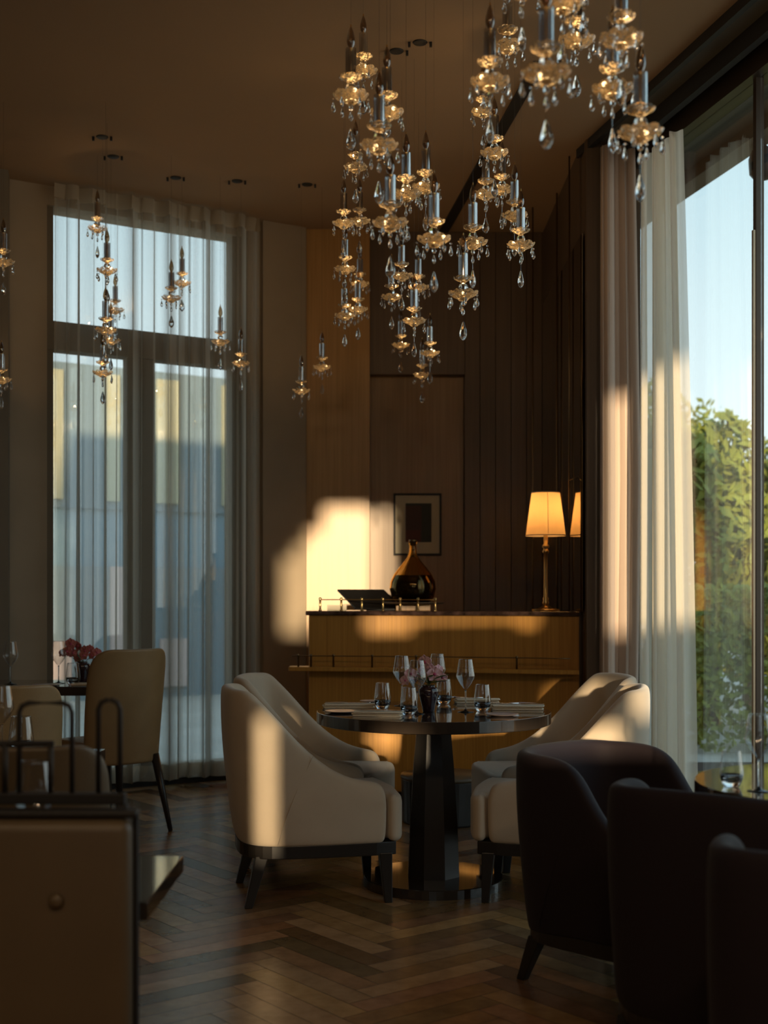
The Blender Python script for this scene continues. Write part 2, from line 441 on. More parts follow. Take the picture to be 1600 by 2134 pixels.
bm = B(); gbox(bm, t1 + .02, t1 + 1.53, .06, 3.66, .05, .056); link('pane', bm, M['pane'], win2)
bm = B(); gbox(bm, t1 + 1.57, 4.6, .06, 3.66, .05, .056); link('pane', bm, M['pane'], win2)
# curtain pelmet / track boxes along the glass
bm = B(); gbox(bm, -.1, GE, H - .10, H, -.10, -.06); gbox(bm, -.1, GE, H - .05, H, -.26, -.23)
struct('trim_2', bm, M['black'])
bm = B(); gbox(bm, -.1, GE, H - .012, H, -.23, -.10); struct('trim_3', bm, M['eave'])

# unseen wall behind the camera, rectangular holes invented to shape the sun patches
def sun_hole(D, x0, x1, z0, z1):      # patch wanted at distance D -> opening in the wall at y = -1
    return (x0 - SUN_A * (D + 1), x1 - SUN_A * (D + 1), z0 + SUN_B * (D + 1), z1 + SUN_B * (D + 1))
holes = [
 sun_hole(8.8, -.70, -.54, .98, 1.50), sun_hole(8.8, -.62, -.54, 1.50, 1.60),
 sun_hole(8.9, -.54, -.08, 1.08, 1.70), sun_hole(8.9, -.02, .04, 1.08, 1.86), sun_hole(8.9, -.42, -.08, 1.70, 1.86),
 sun_hole(7.45, -.10, .16, 1.05, 1.14), sun_hole(7.45, .78, .88, 1.07, 1.14), sun_hole(7.45, .16, .78, 1.115, 1.145),
 sun_hole(7.45, -.07, .10, .33, .48), sun_hole(7.45, .40, .90, .40, .49),
 sun_hole(5.08, -.495, -.445, .20, .76),
 sun_hole(6.1, .98, 1.12, .66, .82),
 sun_hole(6.9, 1.27, 1.60, 1.05, 2.36),
]
def wall_with_holes(name, m, y0, y1, X0, X1, Z0, Z1, holes):
    xs = sorted({X0, X1, *[h[0] for h in holes], *[h[1] for h in holes]})
    zs = sorted({Z0, Z1, *[h[2] for h in holes], *[h[3] for h in holes]})
    bm = B()
    for a, b in zip(xs[:-1], xs[1:]):
        run = None
        for c, d in zip(zs[:-1], zs[1:]):
            mx_, mz_ = (a + b) / 2, (c + d) / 2
            hole = any(h[0] < mx_ < h[1] and h[2] < mz_ < h[3] for h in holes)
            if not hole:
                run = (run[0], d) if run else (c, d)
            if hole and run: box(bm, a, b, y0, y1, *run); run = None
        if run: box(bm, a, b, y0, y1, *run)
    bmesh.ops.remove_doubles(bm, verts=bm.verts, dist=1e-5)
    return struct(name, bm, m)
wall_with_holes('wall_rear_gobo', M['plasterdark'], -1.03, -1.0, -3.5, 3.5, 0, H, holes)

for x in (-1.5, .1, 1.7):  # unseen lamps added behind the camera as warm fill
    t = empty('fill_lamp', (x, -.35, H), 0, 'unseen warm fill lamp added over the rear of the room, ' + {-1.5: 'left', .1: 'middle', 1.7: 'right'}[x] + ' of three', 'lamp', 'added rear fill lamps')
    bm = B(); lathe(bm, [(0, -.05), (.26, -.05), (.27, -.04), (.27, 0), (0, 0)], 32); link('housing', bm, M['brass'], t, smooth=False)
    bm = B(); lathe(bm, [(0, -.056), (.25, -.056), (.25, -.051), (0, -.051)], 32); link('fill_diffuser', bm, M['fill_diffuser'], t)
    al = bpy.data.lights.new('fill_lamp_light', 'AREA'); al.shape = 'DISK'; al.size = .5; al.energy = 21; al.color = (1, .68, .38)
    ao = bpy.data.objects.new('fill_lamp_light', al); col.objects.link(ao); ao.parent = t; ao.location = (0, 0, -.06); ao.rotation_euler = (R(28), 0, 0)
# ------------------------------------------------------------------ outdoors
bm = B(); prism(bm, [(1.5, 7.4), (3.6, -1), (14, -1), (14, 30), (1.2, 30), (1.2, 9.4)], -.2, -.03); struct('ground_terrace', bm, M['stone'])
bm = B(); gbox(bm, -3.0, 2.6, H + .02, H + .16, .10, .80)
for k in range(2): gbox(bm, -3.0, 2.6, H - .06, H + .02, .25 + k * .3, .29 + k * .3)
eav = struct('roof_eave', bm, M['eave'])
bm = B()
q = Ga + gd * .15 + gn * .78
lathe(bm, [(0, -.20), (.05, -.19), (.075, -.16), (.08, -.08), (.06, -.03), (.02, .0), (.02, .04), (0, .04)], 12, (q.x, q.y, H + .02))
tag(link('wall_lantern', bm, M['black'], smooth=True), 'dark outdoor lantern hanging under the eave edge outside the tall window', 'lantern')

def tree(loc, h, rad, seed, label, n=7000):
    r_ = random.Random(seed)
    t = empty('garden_tree', loc, 0, label, 'tree', 'trees beyond the terrace')
    bm = B(); tube(bm, [(0, 0, 0), (.05, .02, h * .3), (0, .06, h * .6)], [.13, .10, .05], 9); link('trunk', bm, M['bark'], t, smooth=True)
    bm = B()
    cl = [(r_.uniform(-.6, .6) * rad, r_.uniform(-.6, .6) * rad, h * r_.uniform(.16, .84), rad * r_.uniform(.4, .6)) for _ in range(16)]
    for k in range(n):
        cx, cy, cz, cr_ = cl[k % 16]
        v = Vector((r_.gauss(0, 1), r_.gauss(0, 1), r_.gauss(0, 1))).normalized() * cr_ * r_.uniform(.6, 1)
        p = Vector((cx, cy, cz)) + v; p.z = max(.1, p.z)
        s = r_.uniform(.05, .11)
        a = Vector((r_.gauss(0, 1), r_.gauss(0, 1), r_.gauss(0, 1))).normalized(); b = a.orthogonal().normalized()
        bm.faces.new([bm.verts.new(p + a * s), bm.verts.new(p + b * s * .5), bm.verts.new(p - a * s), bm.verts.new(p - b * s * .5)])
    link('crown', bm, M['foliage'], t)
    return t
tree((3.15, 12.4, -.03), 3.35, .85, 1, 'bushy green tree just outside, its crown nearest the ivory sheer curtain')
tree((4.25, 14.6, -.03), 3.9, 1.0, 2, 'sunlit yellow green tree seen either side of the slim bronze window post')
tree((6.6, 17.6, -.03), 4.6, 1.25, 3, 'taller green tree behind the sunlit one beside the window post')
tree((3.7, 17.6, -.03), 4.4, 1.25, 4, 'distant green tree behind the bushy one nearest the sheer curtain')
tree((5.05, 12.2, -.03), 3.4, .9, 5, 'green tree at the right edge beyond the second window pane')
bm = B(); r_ = random.Random(9)
for k in range(9000):
    p = Vector((r_.uniform(2.4, 6.6), 10.55 + r_.choice((-.35, .35, r_.uniform(-.35, .35))), r_.uniform(0, 1.25) if r_.random() < .8 else 1.25 + r_.uniform(-.05, .08)))
    s = r_.uniform(.03, .06); a = Vector((r_.gauss(0, 1), r_.gauss(0, 1), r_.gauss(0, 1))).normalized(); b = a.orthogonal().normalized()
    bm.faces.new([bm.verts.new(p + a * s), bm.verts.new(p + b * s * .6), bm.verts.new(p - a * s), bm.verts.new(p - b * s * .6)])
o = link('clipped_hedge', bm, M['foliage']); tag(o, 'low clipped green hedge at the foot of the trees outside the tall window', 'hedge')

# building across the street, seen through the left sheers
bm = B(); fc = Vector((-4.2, 15.0)); fdir = Vector((.84, .54)).normalized()
fn = Vector((-fdir.y, fdir.x))
def fbox(bm, t0, t1, z0, z1, o0=0, o1=.3):
    p = [fc + fdir * t0 + fn * o0, fc + fdir * t1 + fn * o0, fc + fdir * t1 + fn * o1, fc + fdir * t0 + fn * o1]
    prism(bm, [tuple(q) for q in p], z0, z1)
bld = empty('neighbouring_building', (fc.x, fc.y, 0), 0, 'pale building across the way, seen only through the left voile curtain', 'building')
bm = B(); fbox(bm, -3, 7, 2.3, 4.05, 0, 3); o = link('upper_wall', bm, M['facadegrey'], bld); o.location = (-fc.x, -fc.y, 0)
bm = B(); fbox(bm, -3, 7, 1.6, 2.3, .05, 3); o = link('window_band', bm, M['facadeblue'], bld); o.location = (-fc.x, -fc.y, 0)
bm = B(); fbox(bm, -3, 7, -.2, 1.6, 0, 3); o = link('lower_wall', bm, M['facadegrey'], bld); o.location = (-fc.x, -fc.y, 0)
for k, (t0, wd_) in enumerate(((-1.75, .12), (-1.25, .16), (-.45, .14), (.2, .2), (.95, .16), (1.6, .3), (2.5, .16), (3.1, .12), (3.8, .2), (4.6, .14))):
    bm = B(); fbox(bm, t0, t0 + wd_, 2.4, 3.95, -.05, .02); o = link('upper_pilaster', bm, M['facade'], bld); o.location = (-fc.x, -fc.y, 0)
    bm = B(); fbox(bm, t0 + .05, t0 + wd_ + .1, .1, 1.6 - .9 * (k % 2), -.05, .02); o = link('lower_pilaster', bm, M['facadepink'], bld); o.location = (-fc.x, -fc.y, 0)
bm = B(); prism(bm, [(-9, 8), (-.6, 9.6), (1.2, 9.6), (1.2, 26), (-12, 26)], -.2, -.03); struct('ground_street', bm, M['stone'])

# ------------------------------------------------------------------ curtains
def curtain(bm, pts_fn, s0, s1, z0, z1, wl, amp, nz=14, seed=1, spread=None, step=.008, th=None):
    r_ = random.Random(seed); ph = [r_.uniform(0, 6.28) for _ in range(5)]
    n = int((s1 - s0) / step); prev = None
    for iz in range(nz + 1):
        v = iz / nz; z = z0 + (z1 - z0) * v; row = []
        for i in range(n + 1):
            u = i / n; s = s0 + (s1 - s0) * u
            ss = s
            if spread: ss = spread(u, v)
            k = 2 * math.pi * s / wl
            a = amp * (1 - .35 * v)
            # pleats pinched at the heading, looser and drifting towards the hem
            off = a * (math.sin(k + 1.5 * math.sin(k * .31 + ph[0])) + .5 * math.sin(k * 1.9 + ph[1] + .8 * (1 - v)) + .22 * math.sin(k * .43 + ph[2] + 1.2 * (1 - v)))
            lat = a * .45 * math.sin(2 * k + ph[3] + .5 * (1 - v))
            x, y = pts_fn(ss + lat, off)
            row.append(bm.verts.new((x, y, z)))
        if prev:
            for i in range(n): bm.faces.new((prev[i], prev[i + 1], row[i + 1], row[i]))
        prev = row
def wall_pt(s, o):
    q = Wa + wd * s - wn * (.13 + o); return q.x, q.y
c0, c1 = on_wall(103) - .0, on_wall(533) - .02
cur = empty('sheer_curtain', tuple((Wa + wd * (c0 + c1) / 2 - wn * .13)) + (0,), 0, 'cream voile curtain hanging in folds across the tall window on the left', 'curtain')
off = Vector(cur.location)
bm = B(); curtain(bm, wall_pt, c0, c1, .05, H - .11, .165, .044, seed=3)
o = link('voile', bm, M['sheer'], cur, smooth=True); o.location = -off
bm = B(); curtain(bm, lambda s, o: wall_pt(s, o - .004), c0, c1, H - .11, H - .015, .165, .034, nz=2, seed=3)
o = link('heading_tape', bm, M['sheertop'], cur, smooth=True); o.location = -off
bm = B(); curtain(bm, lambda s, o: wall_pt(s, o - .003), c0, c1, .05, .15, .165, .044, nz=2, seed=3)
o = link('hem', bm, M['sheertop'], cur, smooth=True); o.location = -off

def glaz_pt(s, o):
    q = Ga + gd * s - gn * (.13 + o); return q.x, q.y
# right ivory sheer, drawn back against the pier
sA, sB = .55, 1.07
cur = empty('sheer_curtain', tuple(Ga + gd * .4 - gn * .13) + (0,), 0, 'ivory sheer curtain drawn back beside the tall right hand window', 'curtain')
off = Vector(cur.location)
bm = B(); curtain(bm, glaz_pt, sA, sB, .03, 3.57, .098, .040, seed=11, spread=lambda u, v: sA + (sB - .12 * v ** 1.5 - sA) * u)
o = link('voile', bm, M['sheer_right'], cur, smooth=True); o.location = -off
# dark drape in front of the timber pier
def drape_pt(s, o):
    return (s, 7.02 + o)
cur = empty('drape', (1.27, 7.02, 0), 0, 'heavy mauve brown drape hanging on the timber pier left of the ivory sheer', 'curtain')
off = Vector(cur.location)
bm = B(); curtain(bm, drape_pt, 1.19, 1.44, .03, 3.74, .075, .030, seed=21, spread=lambda u, v: 1.20 + (1.425 - .06 * abs(v - .5) - 1.20) * u)
o = link('cloth', bm, M['drape'], cur, smooth=True); o.location = -off
sm = o.modifiers.new('thick', 'SOLIDIFY'); sm.thickness = .004

# ------------------------------------------------------------------ ceiling fittings
def ceiling_spot(px, py, label):
    D = (H - EYE) * F / (YH - py); x = (px - 800) / F * D
    t = empty('recessed_spotlight', (x, D, H), 0, label, 'spotlight', 'recessed ceiling spotlights')
    bm = B(); lathe(bm, [(0, -.006), (.030, -.006), (.034, -.002), (.034, .0), (0, 0)], 20); link('lens', bm, M['black'], t, smooth=True)
    for s in (-1, 1):
        bm = B(); box(bm, s * .05 - .006, s * .05 + .006, -.006, .006, -.022, 0); link('clip', bm, M['black'], t)
    return t
for px, py, lb in ((875, 88, 'right of the candle pendant with the highest smoked bulb'), (826, 106, 'just left of its twin, right of the candle pendants'),
                   (213, 285, 'nearest the camera above the left hand string of pendants'), (236, 326, 'above the left hand string, behind the nearer one'),
                   (366, 370, 'in front of the voile curtain heading at its middle'), (494, 377, 'near the right end of the voile curtain heading'),
                   (640, 384, 'left of the dense central pendants near the back wall')):
    ceiling_spot(px, py, 'small black recessed ceiling spotlight ' + lb)

# ================================================================== BAR COUNTER
cA, cB = (-.47, 7.60), (1.12, 7.27)
def cpt(u, o):   # slightly hollow front, o = towards camera
    x = cA[0] + (cB[0] - cA[0]) * u; y = cA[1] + (cB[1] - cA[1]) * u + .05 * math.sin(math.pi * u)
    return (x, y - o)
ctr = empty('bar_counter', (.3, 7.6, 0), 0, 'tall oak veneered reception counter with hollow front beneath the lamp', 'counter')
def cslab(name, m, o0, back, z0, z1, u0=0.0, u1=1.0, bevel=.003):
    bm = B(); N = 20
    fr = [cpt(u0 + (u1 - u0) * k / N, o0) for k in range(N + 1)]
    pts = fr + [(fr[-1][0], back), (fr[0][0], back)]
    prism(bm, [(a - .3, b - 7.6) for a, b in pts], z0, z1)
    return link(name, bm, m, ctr, bevel=bevel)
cslab('plinth', M['ebony'], -.03, 8.0, 0, .08)
cslab('body', M['counter'], 0, 8.0, .08, 1.128, u0=.012)
cslab('marble_top', M['marble'], .02, 8.05, 1.128, 1.155, bevel=.008)
# lower ledge with its gallery rail
lg = empty('counter_ledge', (.3, 7.5, 0), 0, 'curved oak ledge with thin brass gallery rail on the counter front', 'shelf')
def lp(u, o): 
    x = -.565 + (1.10 + .565) * u; y = 7.62 + (7.27 - 7.62) * u + .05 * math.sin(math.pi * u)
    return (x - .3, y - 7.5 - o)
bm = B(); N = 20
pts = [lp(k / N, .13) for k in range(N + 1)] + [lp(1 - k / N, .002) for k in range(N + 1)]
prism(bm, pts, .80, .825); link('ledge_board', bm, M['counter'], lg, bevel=.003)
for px in (618, 645, 693, 775, 867, 1073):
    u = ((px - 800) / F * 7.35 + .565) / 1.665; x, y = lp(u, .115)
    bm = B(); lathe(bm, [(0, 0), (.006, 0), (.006, .064), (.008, .066), (.008, .074), (0, .076)], 10, (x, y, .825)); link('rail_post', bm, M['darkbrass'], lg, smooth=True)
bm = B(); tube(bm, [(*lp(k / N * .96 + .012, .115), .89) for k in range(N + 1)], .0035, 6); link('rail', bm, M['darkbrass'], lg, smooth=True)

# gallery rail on the marble top
gr = empty('counter_rail', (0, 7.55, 1.155), 0, 'short brass gallery rail of seven posts on the left of the marble counter', 'rail')
gp = []
for px, D in ((667, 7.70), (711, 7.68), (754, 7.60), (798, 7.57), (834, 7.52), (871, 7.46), (907, 7.40)):
    x = (px - 800) / F * D; gp.append((x, D - 7.55, .067))
    bm = B(); lathe(bm, [(0, 0), (.010, 0), (.010, .005), (.0065, .008), (.0065, .062), (.0085, .065), (.0085, .078), (0, .081)], 12, (x, D - 7.55, 0)); link('post', bm, M['brass'], gr, smooth=True)
bm = B(); tube(bm, gp, .0035, 6); link('bar', bm, M['brass'], gr, smooth=True)

# slanted black screen
D0 = 7.78
scn = empty('till_screen', (P(790, D0, 1.155).x, D0, 1.155), 0, 'black slanted till screen on the left end of the marble counter', 'screen')
e1 = Vector((.29, .20, 0)).normalized(); e2 = Vector((-.122, .174, .118)); e2 = (e2 - e1 * e2.dot(e1)).normalized(); e3 = e1.cross(e2)
mx = Matrix((( e1.x, e2.x, e3.x, 0), (e1.y, e2.y, e3.y, 0), (e1.z, e2.z, e3.z, .012), (0, 0, 0, 1)))
bm = B(); box(bm, -.175, .175, 0, .235, -.006, .006, mx); link('panel', bm, M['blackplastic'], scn, bevel=.003)
bm = B(); box(bm, -.17, .17, -.004, .0, -.003, .003, mx); box(bm, -.08, .10, .02, .18, .0, .012); link('stand', bm, M['black'], scn, bevel=.002)
# card holder behind the rail
o = empty('menu_card', P(702, 7.84, 1.155), 0, 'small ivory card lying by the rail left of the till screen', 'card')
bm = B(); box(bm, -.06, .06, -.003, .003, 0, .034, Matrix.Rotation(R(-14), 4, 'X')); link('leaf', bm, M['card'], o)
# tray and carafe
tr = empty('serving_tray', P(862, 7.72, 1.155), 0, 'low oval wooden stand under the amber carafe on the counter', 'stand')
bm = B(); lathe(bm, [(0, .040), (.175, .040), (.185, .046), (.185, .052), (.175, .052), (.16, .046), (0, .046)], 40); link('tray_top', bm, M['darkwood'], tr, smooth=True)
bm = B(); box(bm, -.11, .10, -.06, .06, 0, .040); link('riser', bm, M['counter'], tr, bevel=.003)
car = empty('carafe', P(860, 7.72, 1.2015), 0, 'large amber glass carafe with slim neck and dark liquid', 'bottle')
cp = [(0, 0), (.08, 0), (.105, .008), (.128, .035), (.141, .085), (.136, .13), (.115, .175), (.085, .215), (.055, .25), (.033, .28), (.024, .31), (.021, .345), (.021, .355), (.026, .357), (.026, .372), (.021, .374), (.017, .372), (.017, .33), (.020, .305), (.029, .28), (.051, .247), (.081, .211), (.111, .171), (.131, .128), (.136, .086), (.123, .038), (.10, .014), (0, .010)]
bm = B(); lathe(bm, cp, 40); link('glass_body', bm, M['amber'], car, smooth=True)
bm = B(); lathe(bm, [(0, .012), (.098, .016), (.121, .040), (.1345, .086), (.1295, .127), (.110, .168), (.0, .168)], 40); link('liquid', bm, M['brandy'], car, smooth=True)
bm = B(); lathe(bm, [(0, .35), (.016, .35), (.017, .37), (.024, .376), (.024, .386), (0, .388)], 20); link('stopper', bm, M['darkbrass'], car, smooth=True)

# table lamp
LX, LD = .985, 7.72
lamp = empty('table_lamp', (LX, LD, 1.155), 0, 'brass table lamp with glowing tapered cream shade on the counter', 'lamp')
bm = B(); lathe(bm, [(0, 0), (.085, 0), (.085, .006), (.082, .010), (.045, .014), (.03, .022), (.022, .03), (.012, .036), (0, .036)], 32); link('base', bm, M['brass'], lamp, smooth=True)
prof = [(0, .036), (.017, .037), (.02, .048), (.014, .060), (.018, .072), (.012, .086), (.0115, .15), (.010, .25), (.0115, .345), (.018, .352), (.021, .362), (.015, .372), (.013, .378), (.022, .388), (.022, .396), (.012, .408), (.014, .44), (.012, .47), (.008, .50), (.006, .56), (0, .56)]
bm = B(); lathe(bm, prof, 24); link('stem', bm, M['brass'], lamp, smooth=True)
z0s, z1s = .455, .72
bm = B()
ro = [(.1215, z0s), (.086, z1s)]
lathe(bm, [(.1215, z0s), (.086, z1s), (.084, z1s), (.1195, z0s)], 48, close=True); link('shade', bm, M['shade'], lamp, smooth=False)
bm = B()
for rr, z in ((.1222, z0s + .002), (.0868, z1s - .002)):
    lathe(bm, [(rr, z - .003), (rr + .0008, z), (rr, z + .003), (rr - .001, z)], 48, close=True)
for a in (-90, 30, 150):
    c_, s_ = math.cos(R(a)), math.sin(R(a)); tube(bm, [(c_ * .1225, s_ * .1225, z0s), (c_ * .087, s_ * .087, z1s)], .0018, 6)
link('shade_trim', bm, M['linen'], lamp)
bm = B(); lathe(bm, [(0, .53), (.02, .54), (.028, .565), (.02, .59), (0, .60)], 16); link('bulb', bm, M['lampglow'], lamp, smooth=True)
ll = bpy.data.lights.new('lamp_light', 'POINT'); ll.energy = 3.6; ll.color = (1, .58, .24); ll.shadow_soft_size = .03
lo = bpy.data.objects.new('lamp_light', ll); col.objects.link(lo); lo.parent = lamp; lo.location = (0, 0, .635)

# brass rods in front of the mirror
for px, D, lb in ((1110, 8.4, 'slim brass rod left of the lamp shade, counter to ceiling'), (1160, 8.1, 'slim brass rod rising behind the lamp shade'), (1186, 7.42, 'slim brass rod at the mirror edge right of the lamp')):
    p = P(px, D, 0); bm = B(); z0 = 1.155 if D < 8.05 else 0
    tube(bm, [(0, 0, z0), (0, 0, H)], .005, 8)
    if D < 7.5: tube(bm, [(0, 0, 1.92), (.03, -.07, 1.935)], .0035, 6)
    o = link('brass_rod', bm, M['darkbrass'], smooth=True, loc=(p.x, D, 0)); tag(o, lb, 'rod', 'rods by the mirror')

# framed print
fx0, fx1, fz0, fz1 = .068, .41, 1.533, 1.976; fy = 9.06
pic = empty('framed_print', ((fx0 + fx1) / 2, fy, fz0), 0, 'thin framed abstract print in wide ivory mount on the oak wall', 'picture')
hw, hh = (fx1 - fx0) / 2, fz1 - fz0
bm = B()
for a in ((-hw, hw, 0, .014), (-hw, hw, hh - .014, hh), (-hw, -hw + .014, .014, hh - .014), (hw - .014, hw, .014, hh - .014)): box(bm, a[0], a[1], -.025, -.001, a[2], a[3])
link('frame', bm, M['black'], pic, bevel=.002)
bm = B(); box(bm, -hw + .013, hw - .013, -.012, -.002, .013, hh - .013); link('mount', bm, M['paper'], pic)
pr = empty('print', (0, 0, 0)); bpy.data.objects.remove(pr)
bm = B(); box(bm, -.085, .10, -.015, -.012, .095, .372); a1 = link('print', bm, M['artdark'], pic)
bm = B(); box(bm, -.085, .03, -.017, -.015, .095, .355); link('plum_field', bm, M['artplum'], a1)
bm = B(); box(bm, -.085, .02, -.019, -.017, .095, .18); link('red_field', bm, M['artred'], a1)

# low round stool against the counter
st = empty('low_stool', (.33, 7.0, 0), 0, 'low dark drum stool with brown top against the counter behind the table', 'stool')
bm = B(); lathe(bm, [(0, 0), (.225, 0), (.23, .01), (.235, .24), (0, .24)], 40); link('drum', bm, M['ebony'], st, smooth=False, bevel=.004)
bm = B(); lathe(bm, [(0, .24), (.237, .24), (.24, .25), (.237, .262), (0, .265)], 40); link('seat_pad', bm, M['leatherdark'], st, smooth=True)

# ================================================================== CHAIRS
def interp(tb, x):
    if x <= tb[0][0]: return tb[0][1]
    for (a, b), (c, d) in zip(tb[:-1], tb[1:]):
        if x <= c:
            t = (x - a) / (c - a); return b + (d - b) * t
    return tb[-1][1]
def wing_chair(name, label, loc, rz, fabric, hb=.867, z0=.245, wid=.285, topt=None, scallop=0.0, cat='armchair', group=None, lean=.055, seatz=.455, seams=True):
    t = empty(name, loc, rz, label, cat, group)
    k = hb / .867
    top = topt or [(-.20, .867), (-.18, .845), (-.09, .735), (-.04, .66), (.01, .605), (.075, .555), (.15, .517), (.215, .500), (.285, .492), (.325, .485)]
    # outer plan line from one arm front around the back to the other
    line = []
    arm = [.315, .28, .22, .15, .08, .02, -.04]
    for x in arm: line.append((x, wid - .012 * max(0, (x - .1)) / .2))
    nb = 17
    for i in range(1, nb):
        a = math.pi * i / nb
        cx = -.04 - .245 * math.sin(a) ** .72
        cy = wid * (abs(math.cos(a)) ** .62) * (1 if math.cos(a) > 0 else -1)
        line.append((cx, cy))
    for x in reversed(arm): line.append((x, -(wid - .012 * max(0, (x - .1)) / .2)))
    n = len(line); bm = B(); rings = []
    th = .062
    def nrm(i):
        a = Vector(line[max(i - 1, 0)]); b = Vector(line[min(i + 1, n - 1)]); d = (b - a).normalized(); return Vector((-d.y, d.x))  # inward?
    for i, (x, y) in enumerate(line):
        nv = nrm(i)
        if nv.dot(Vector((.05 - x, -y))) < 0 and abs(y) > .02: nv = -nv
        if abs(y) <= .02: nv = Vector((1, 0))
        # side position decides top height: x for arms, flat across the back
        xx = x if abs(y) > wid * .0 else -.3
        zt = interp(top, x) * (k if hb < .86 else 1)
        zt = zt if x > -.2 else interp(top, -.2) * (k if hb < .86 else 1) + .012 * (1 - abs(y) / wid)
        if i in (0, n - 1): zt -= .03
        z00 = z0 - (scallop * (abs(math.sin(math.pi * (i - 7) / 17.)) if 7 <= i <= 24 else 0))
        ring = []
        prof = [(th, z0 + .03), (th, .34), (th * 1.05, zt * .5 + .2), (th, zt - .035), (th * .8, zt - .006), (th * .45, zt + .002), (.008, zt - .008), (0, zt - .03), (-.004, zt * .6 + .12), (0, .40), (.002, z00 + .02), (.010, z00), (th * .5, z00)]
        for o_, z in prof:
            q = Vector((x, y)) + nv * o_
            w_ = max(0, min(1, (-x) / .2)) if x < 0 else 0
            q.x -= lean * ((z - z0) / (hb - z0)) * w_ ** 1.0 + .012 * math.sin(math.pi * min(1, max(0, (z - z0) / (hb - z0)))) * w_
            ring.append(bm.verts.new((q.x, q.y, z)))
        rings.append(ring)
    m_ = len(rings[0])
    for A, Bq in zip(rings[:-1], rings[1:]):
        for j in range(m_): bm.faces.new((A[j], A[(j + 1) % m_], Bq[(j + 1) % m_], Bq[j]))
    bm.faces.new(rings[0]); bm.faces.new(rings[-1])
    back = link('backrest', bm, fabric, t, smooth=True, sub=2)
    if seams:
        for s in (0, 1):
            sm_pts = []
            for j in range(9):
                u = j / 8.; z = z0 + .01 + (.60 - z0) * u
                x = -.125 + .115 * u + .02 * u * u
                yy = wid * (1 if x > -.04 else (1 - ((-.04 - x) / .245) ** (1 / .72 * 2)) ** .31)
                w_ = max(0, min(1, -x / .2)); x2 = x - (lean * (z - z0) / (hb - z0) + .012) * w_
                sm_pts.append((x2, (yy + .0005) * (1 if s else -1), z))
            bm = B(); tube(bm, sm_pts, .0016, 5); link('seam', bm, fabric, back, smooth=True)
    # T-shaped seat cushion
    iw = wid - th - .004
    bm = B()
    pts = [(-.20, -iw), (.318, -iw), (.321, -wid + .012), (.375, -wid + .022), (.392, -wid * .6), (.397, 0), (.392, wid * .6), (.375, wid - .022), (.321, wid - .012), (.318, iw), (-.20, iw)]
    prism(bm, pts, z0 + .004, seatz - .02)
    ce = [v for v in bm.verts if v.co.z > .4]
    for v in ce: v.co.z += .018 * (1 - (v.co.y / wid) ** 2) - (.012 if v.co.x > .38 else 0)
    link('seat', bm, fabric, t, smooth=True, bevel=.026, seg=5)
    # timber base and legs
    bm = B()
    out = [(x - (0 if x > 0 else 0), y) for x, y in [(.355, -wid + .035), (.36, 0), (.355, wid - .035)]]
    ins = .015
    bl = [(x * .97, y * .95) for x, y in line[1:-1]]
    prism(bm, [(.355, -wid + .04)] + [(.355, wid - .04)] + bl, z0 - .05, z0 + .004)
    link('seat_frame', bm, M['ebony'], t, bevel=.004)
    for (x, y, dx, dy) in ((.31, -wid + .05, .012, -.005), (.31, wid - .05, .012, .005), (-.19, -wid + .075, -.055, -.02), (-.19, wid - .075, -.055, .02)):
        bm = B(); rr = []
        for z, f, s in ((z0 - .04, 0, .026), (z0 * .45, .45, .021), (0, 1, .0155)):
            cx, cy = x + dx * f, y + dy * f
            rr.append([bm.verts.new((cx + a * s, cy + b * s, z)) for a, b in ((-1, -1), (1, -1), (1, 1), (-1, 1))])
        for A, Bq in zip(rr[:-1], rr[1:]):
            for j in range(4): bm.faces.new((A[j], A[(j + 1) % 4], Bq[(j + 1) % 4], Bq[j]))
        bm.faces.new(rr[0]); bm.faces.new(rr[-1]); link('leg', bm, M['ebony'], t, bevel=.003)
    return t
g4 = 'cream armchairs round the centre table'
wing_chair('wing_armchair', 'cream armchair left of the round table, vertical sun stripe on its outer side', (-.345, 5.33, 0), R(11), M['cream'], group=g4)
wing_chair('wing_armchair', 'cream armchair half hidden behind the one with the sun stripe, inner back showing', (-.36, 5.99, 0), R(-8), M['cream'], group=g4)
wing_chair('wing_armchair', 'cream armchair right of the table, pale outer side half covered by plum chair', (.775, 5.33, 0), R(169), M['cream'], group=g4)
wing_chair('wing_armchair', 'cream armchair at far right of table, sun and shadow on its inner back', (.835, 5.99, 0), R(188), M['cream'], group=g4)
ptop = [(-.20, .80), (-.06, .80), (-.01, .785), (.03, .745), (.07, .67), (.11, .61), (.16, .565), (.215, .545), (.285, .53), (.325, .52)]
g5 = 'plum armchairs on the right'
for nm, loc, rz, lb in (('a', (.78, 4.12, 0), R(-46), 'dark plum tub chair overlapping the right cream armchairs, curved rim showing'),
                        ('b', (.925, 3.34, 0), R(53), 'dark plum tub chair seen from behind, hiding the edge of the table with glasses'),
                        ('c', (.975, 2.58, 0), R(62), 'nearest dark plum velvet tub chair cut off by the bottom right corner')):
    tc_ = wing_chair('tub_armchair', lb, loc, rz, M['plum'], hb=.861, z0=.20, wid=.30, topt=ptop, scallop=.03, group=g5, lean=.05, seatz=.44); tc_.scale = (.95, .95, .95 if nm != 'a' else .925)

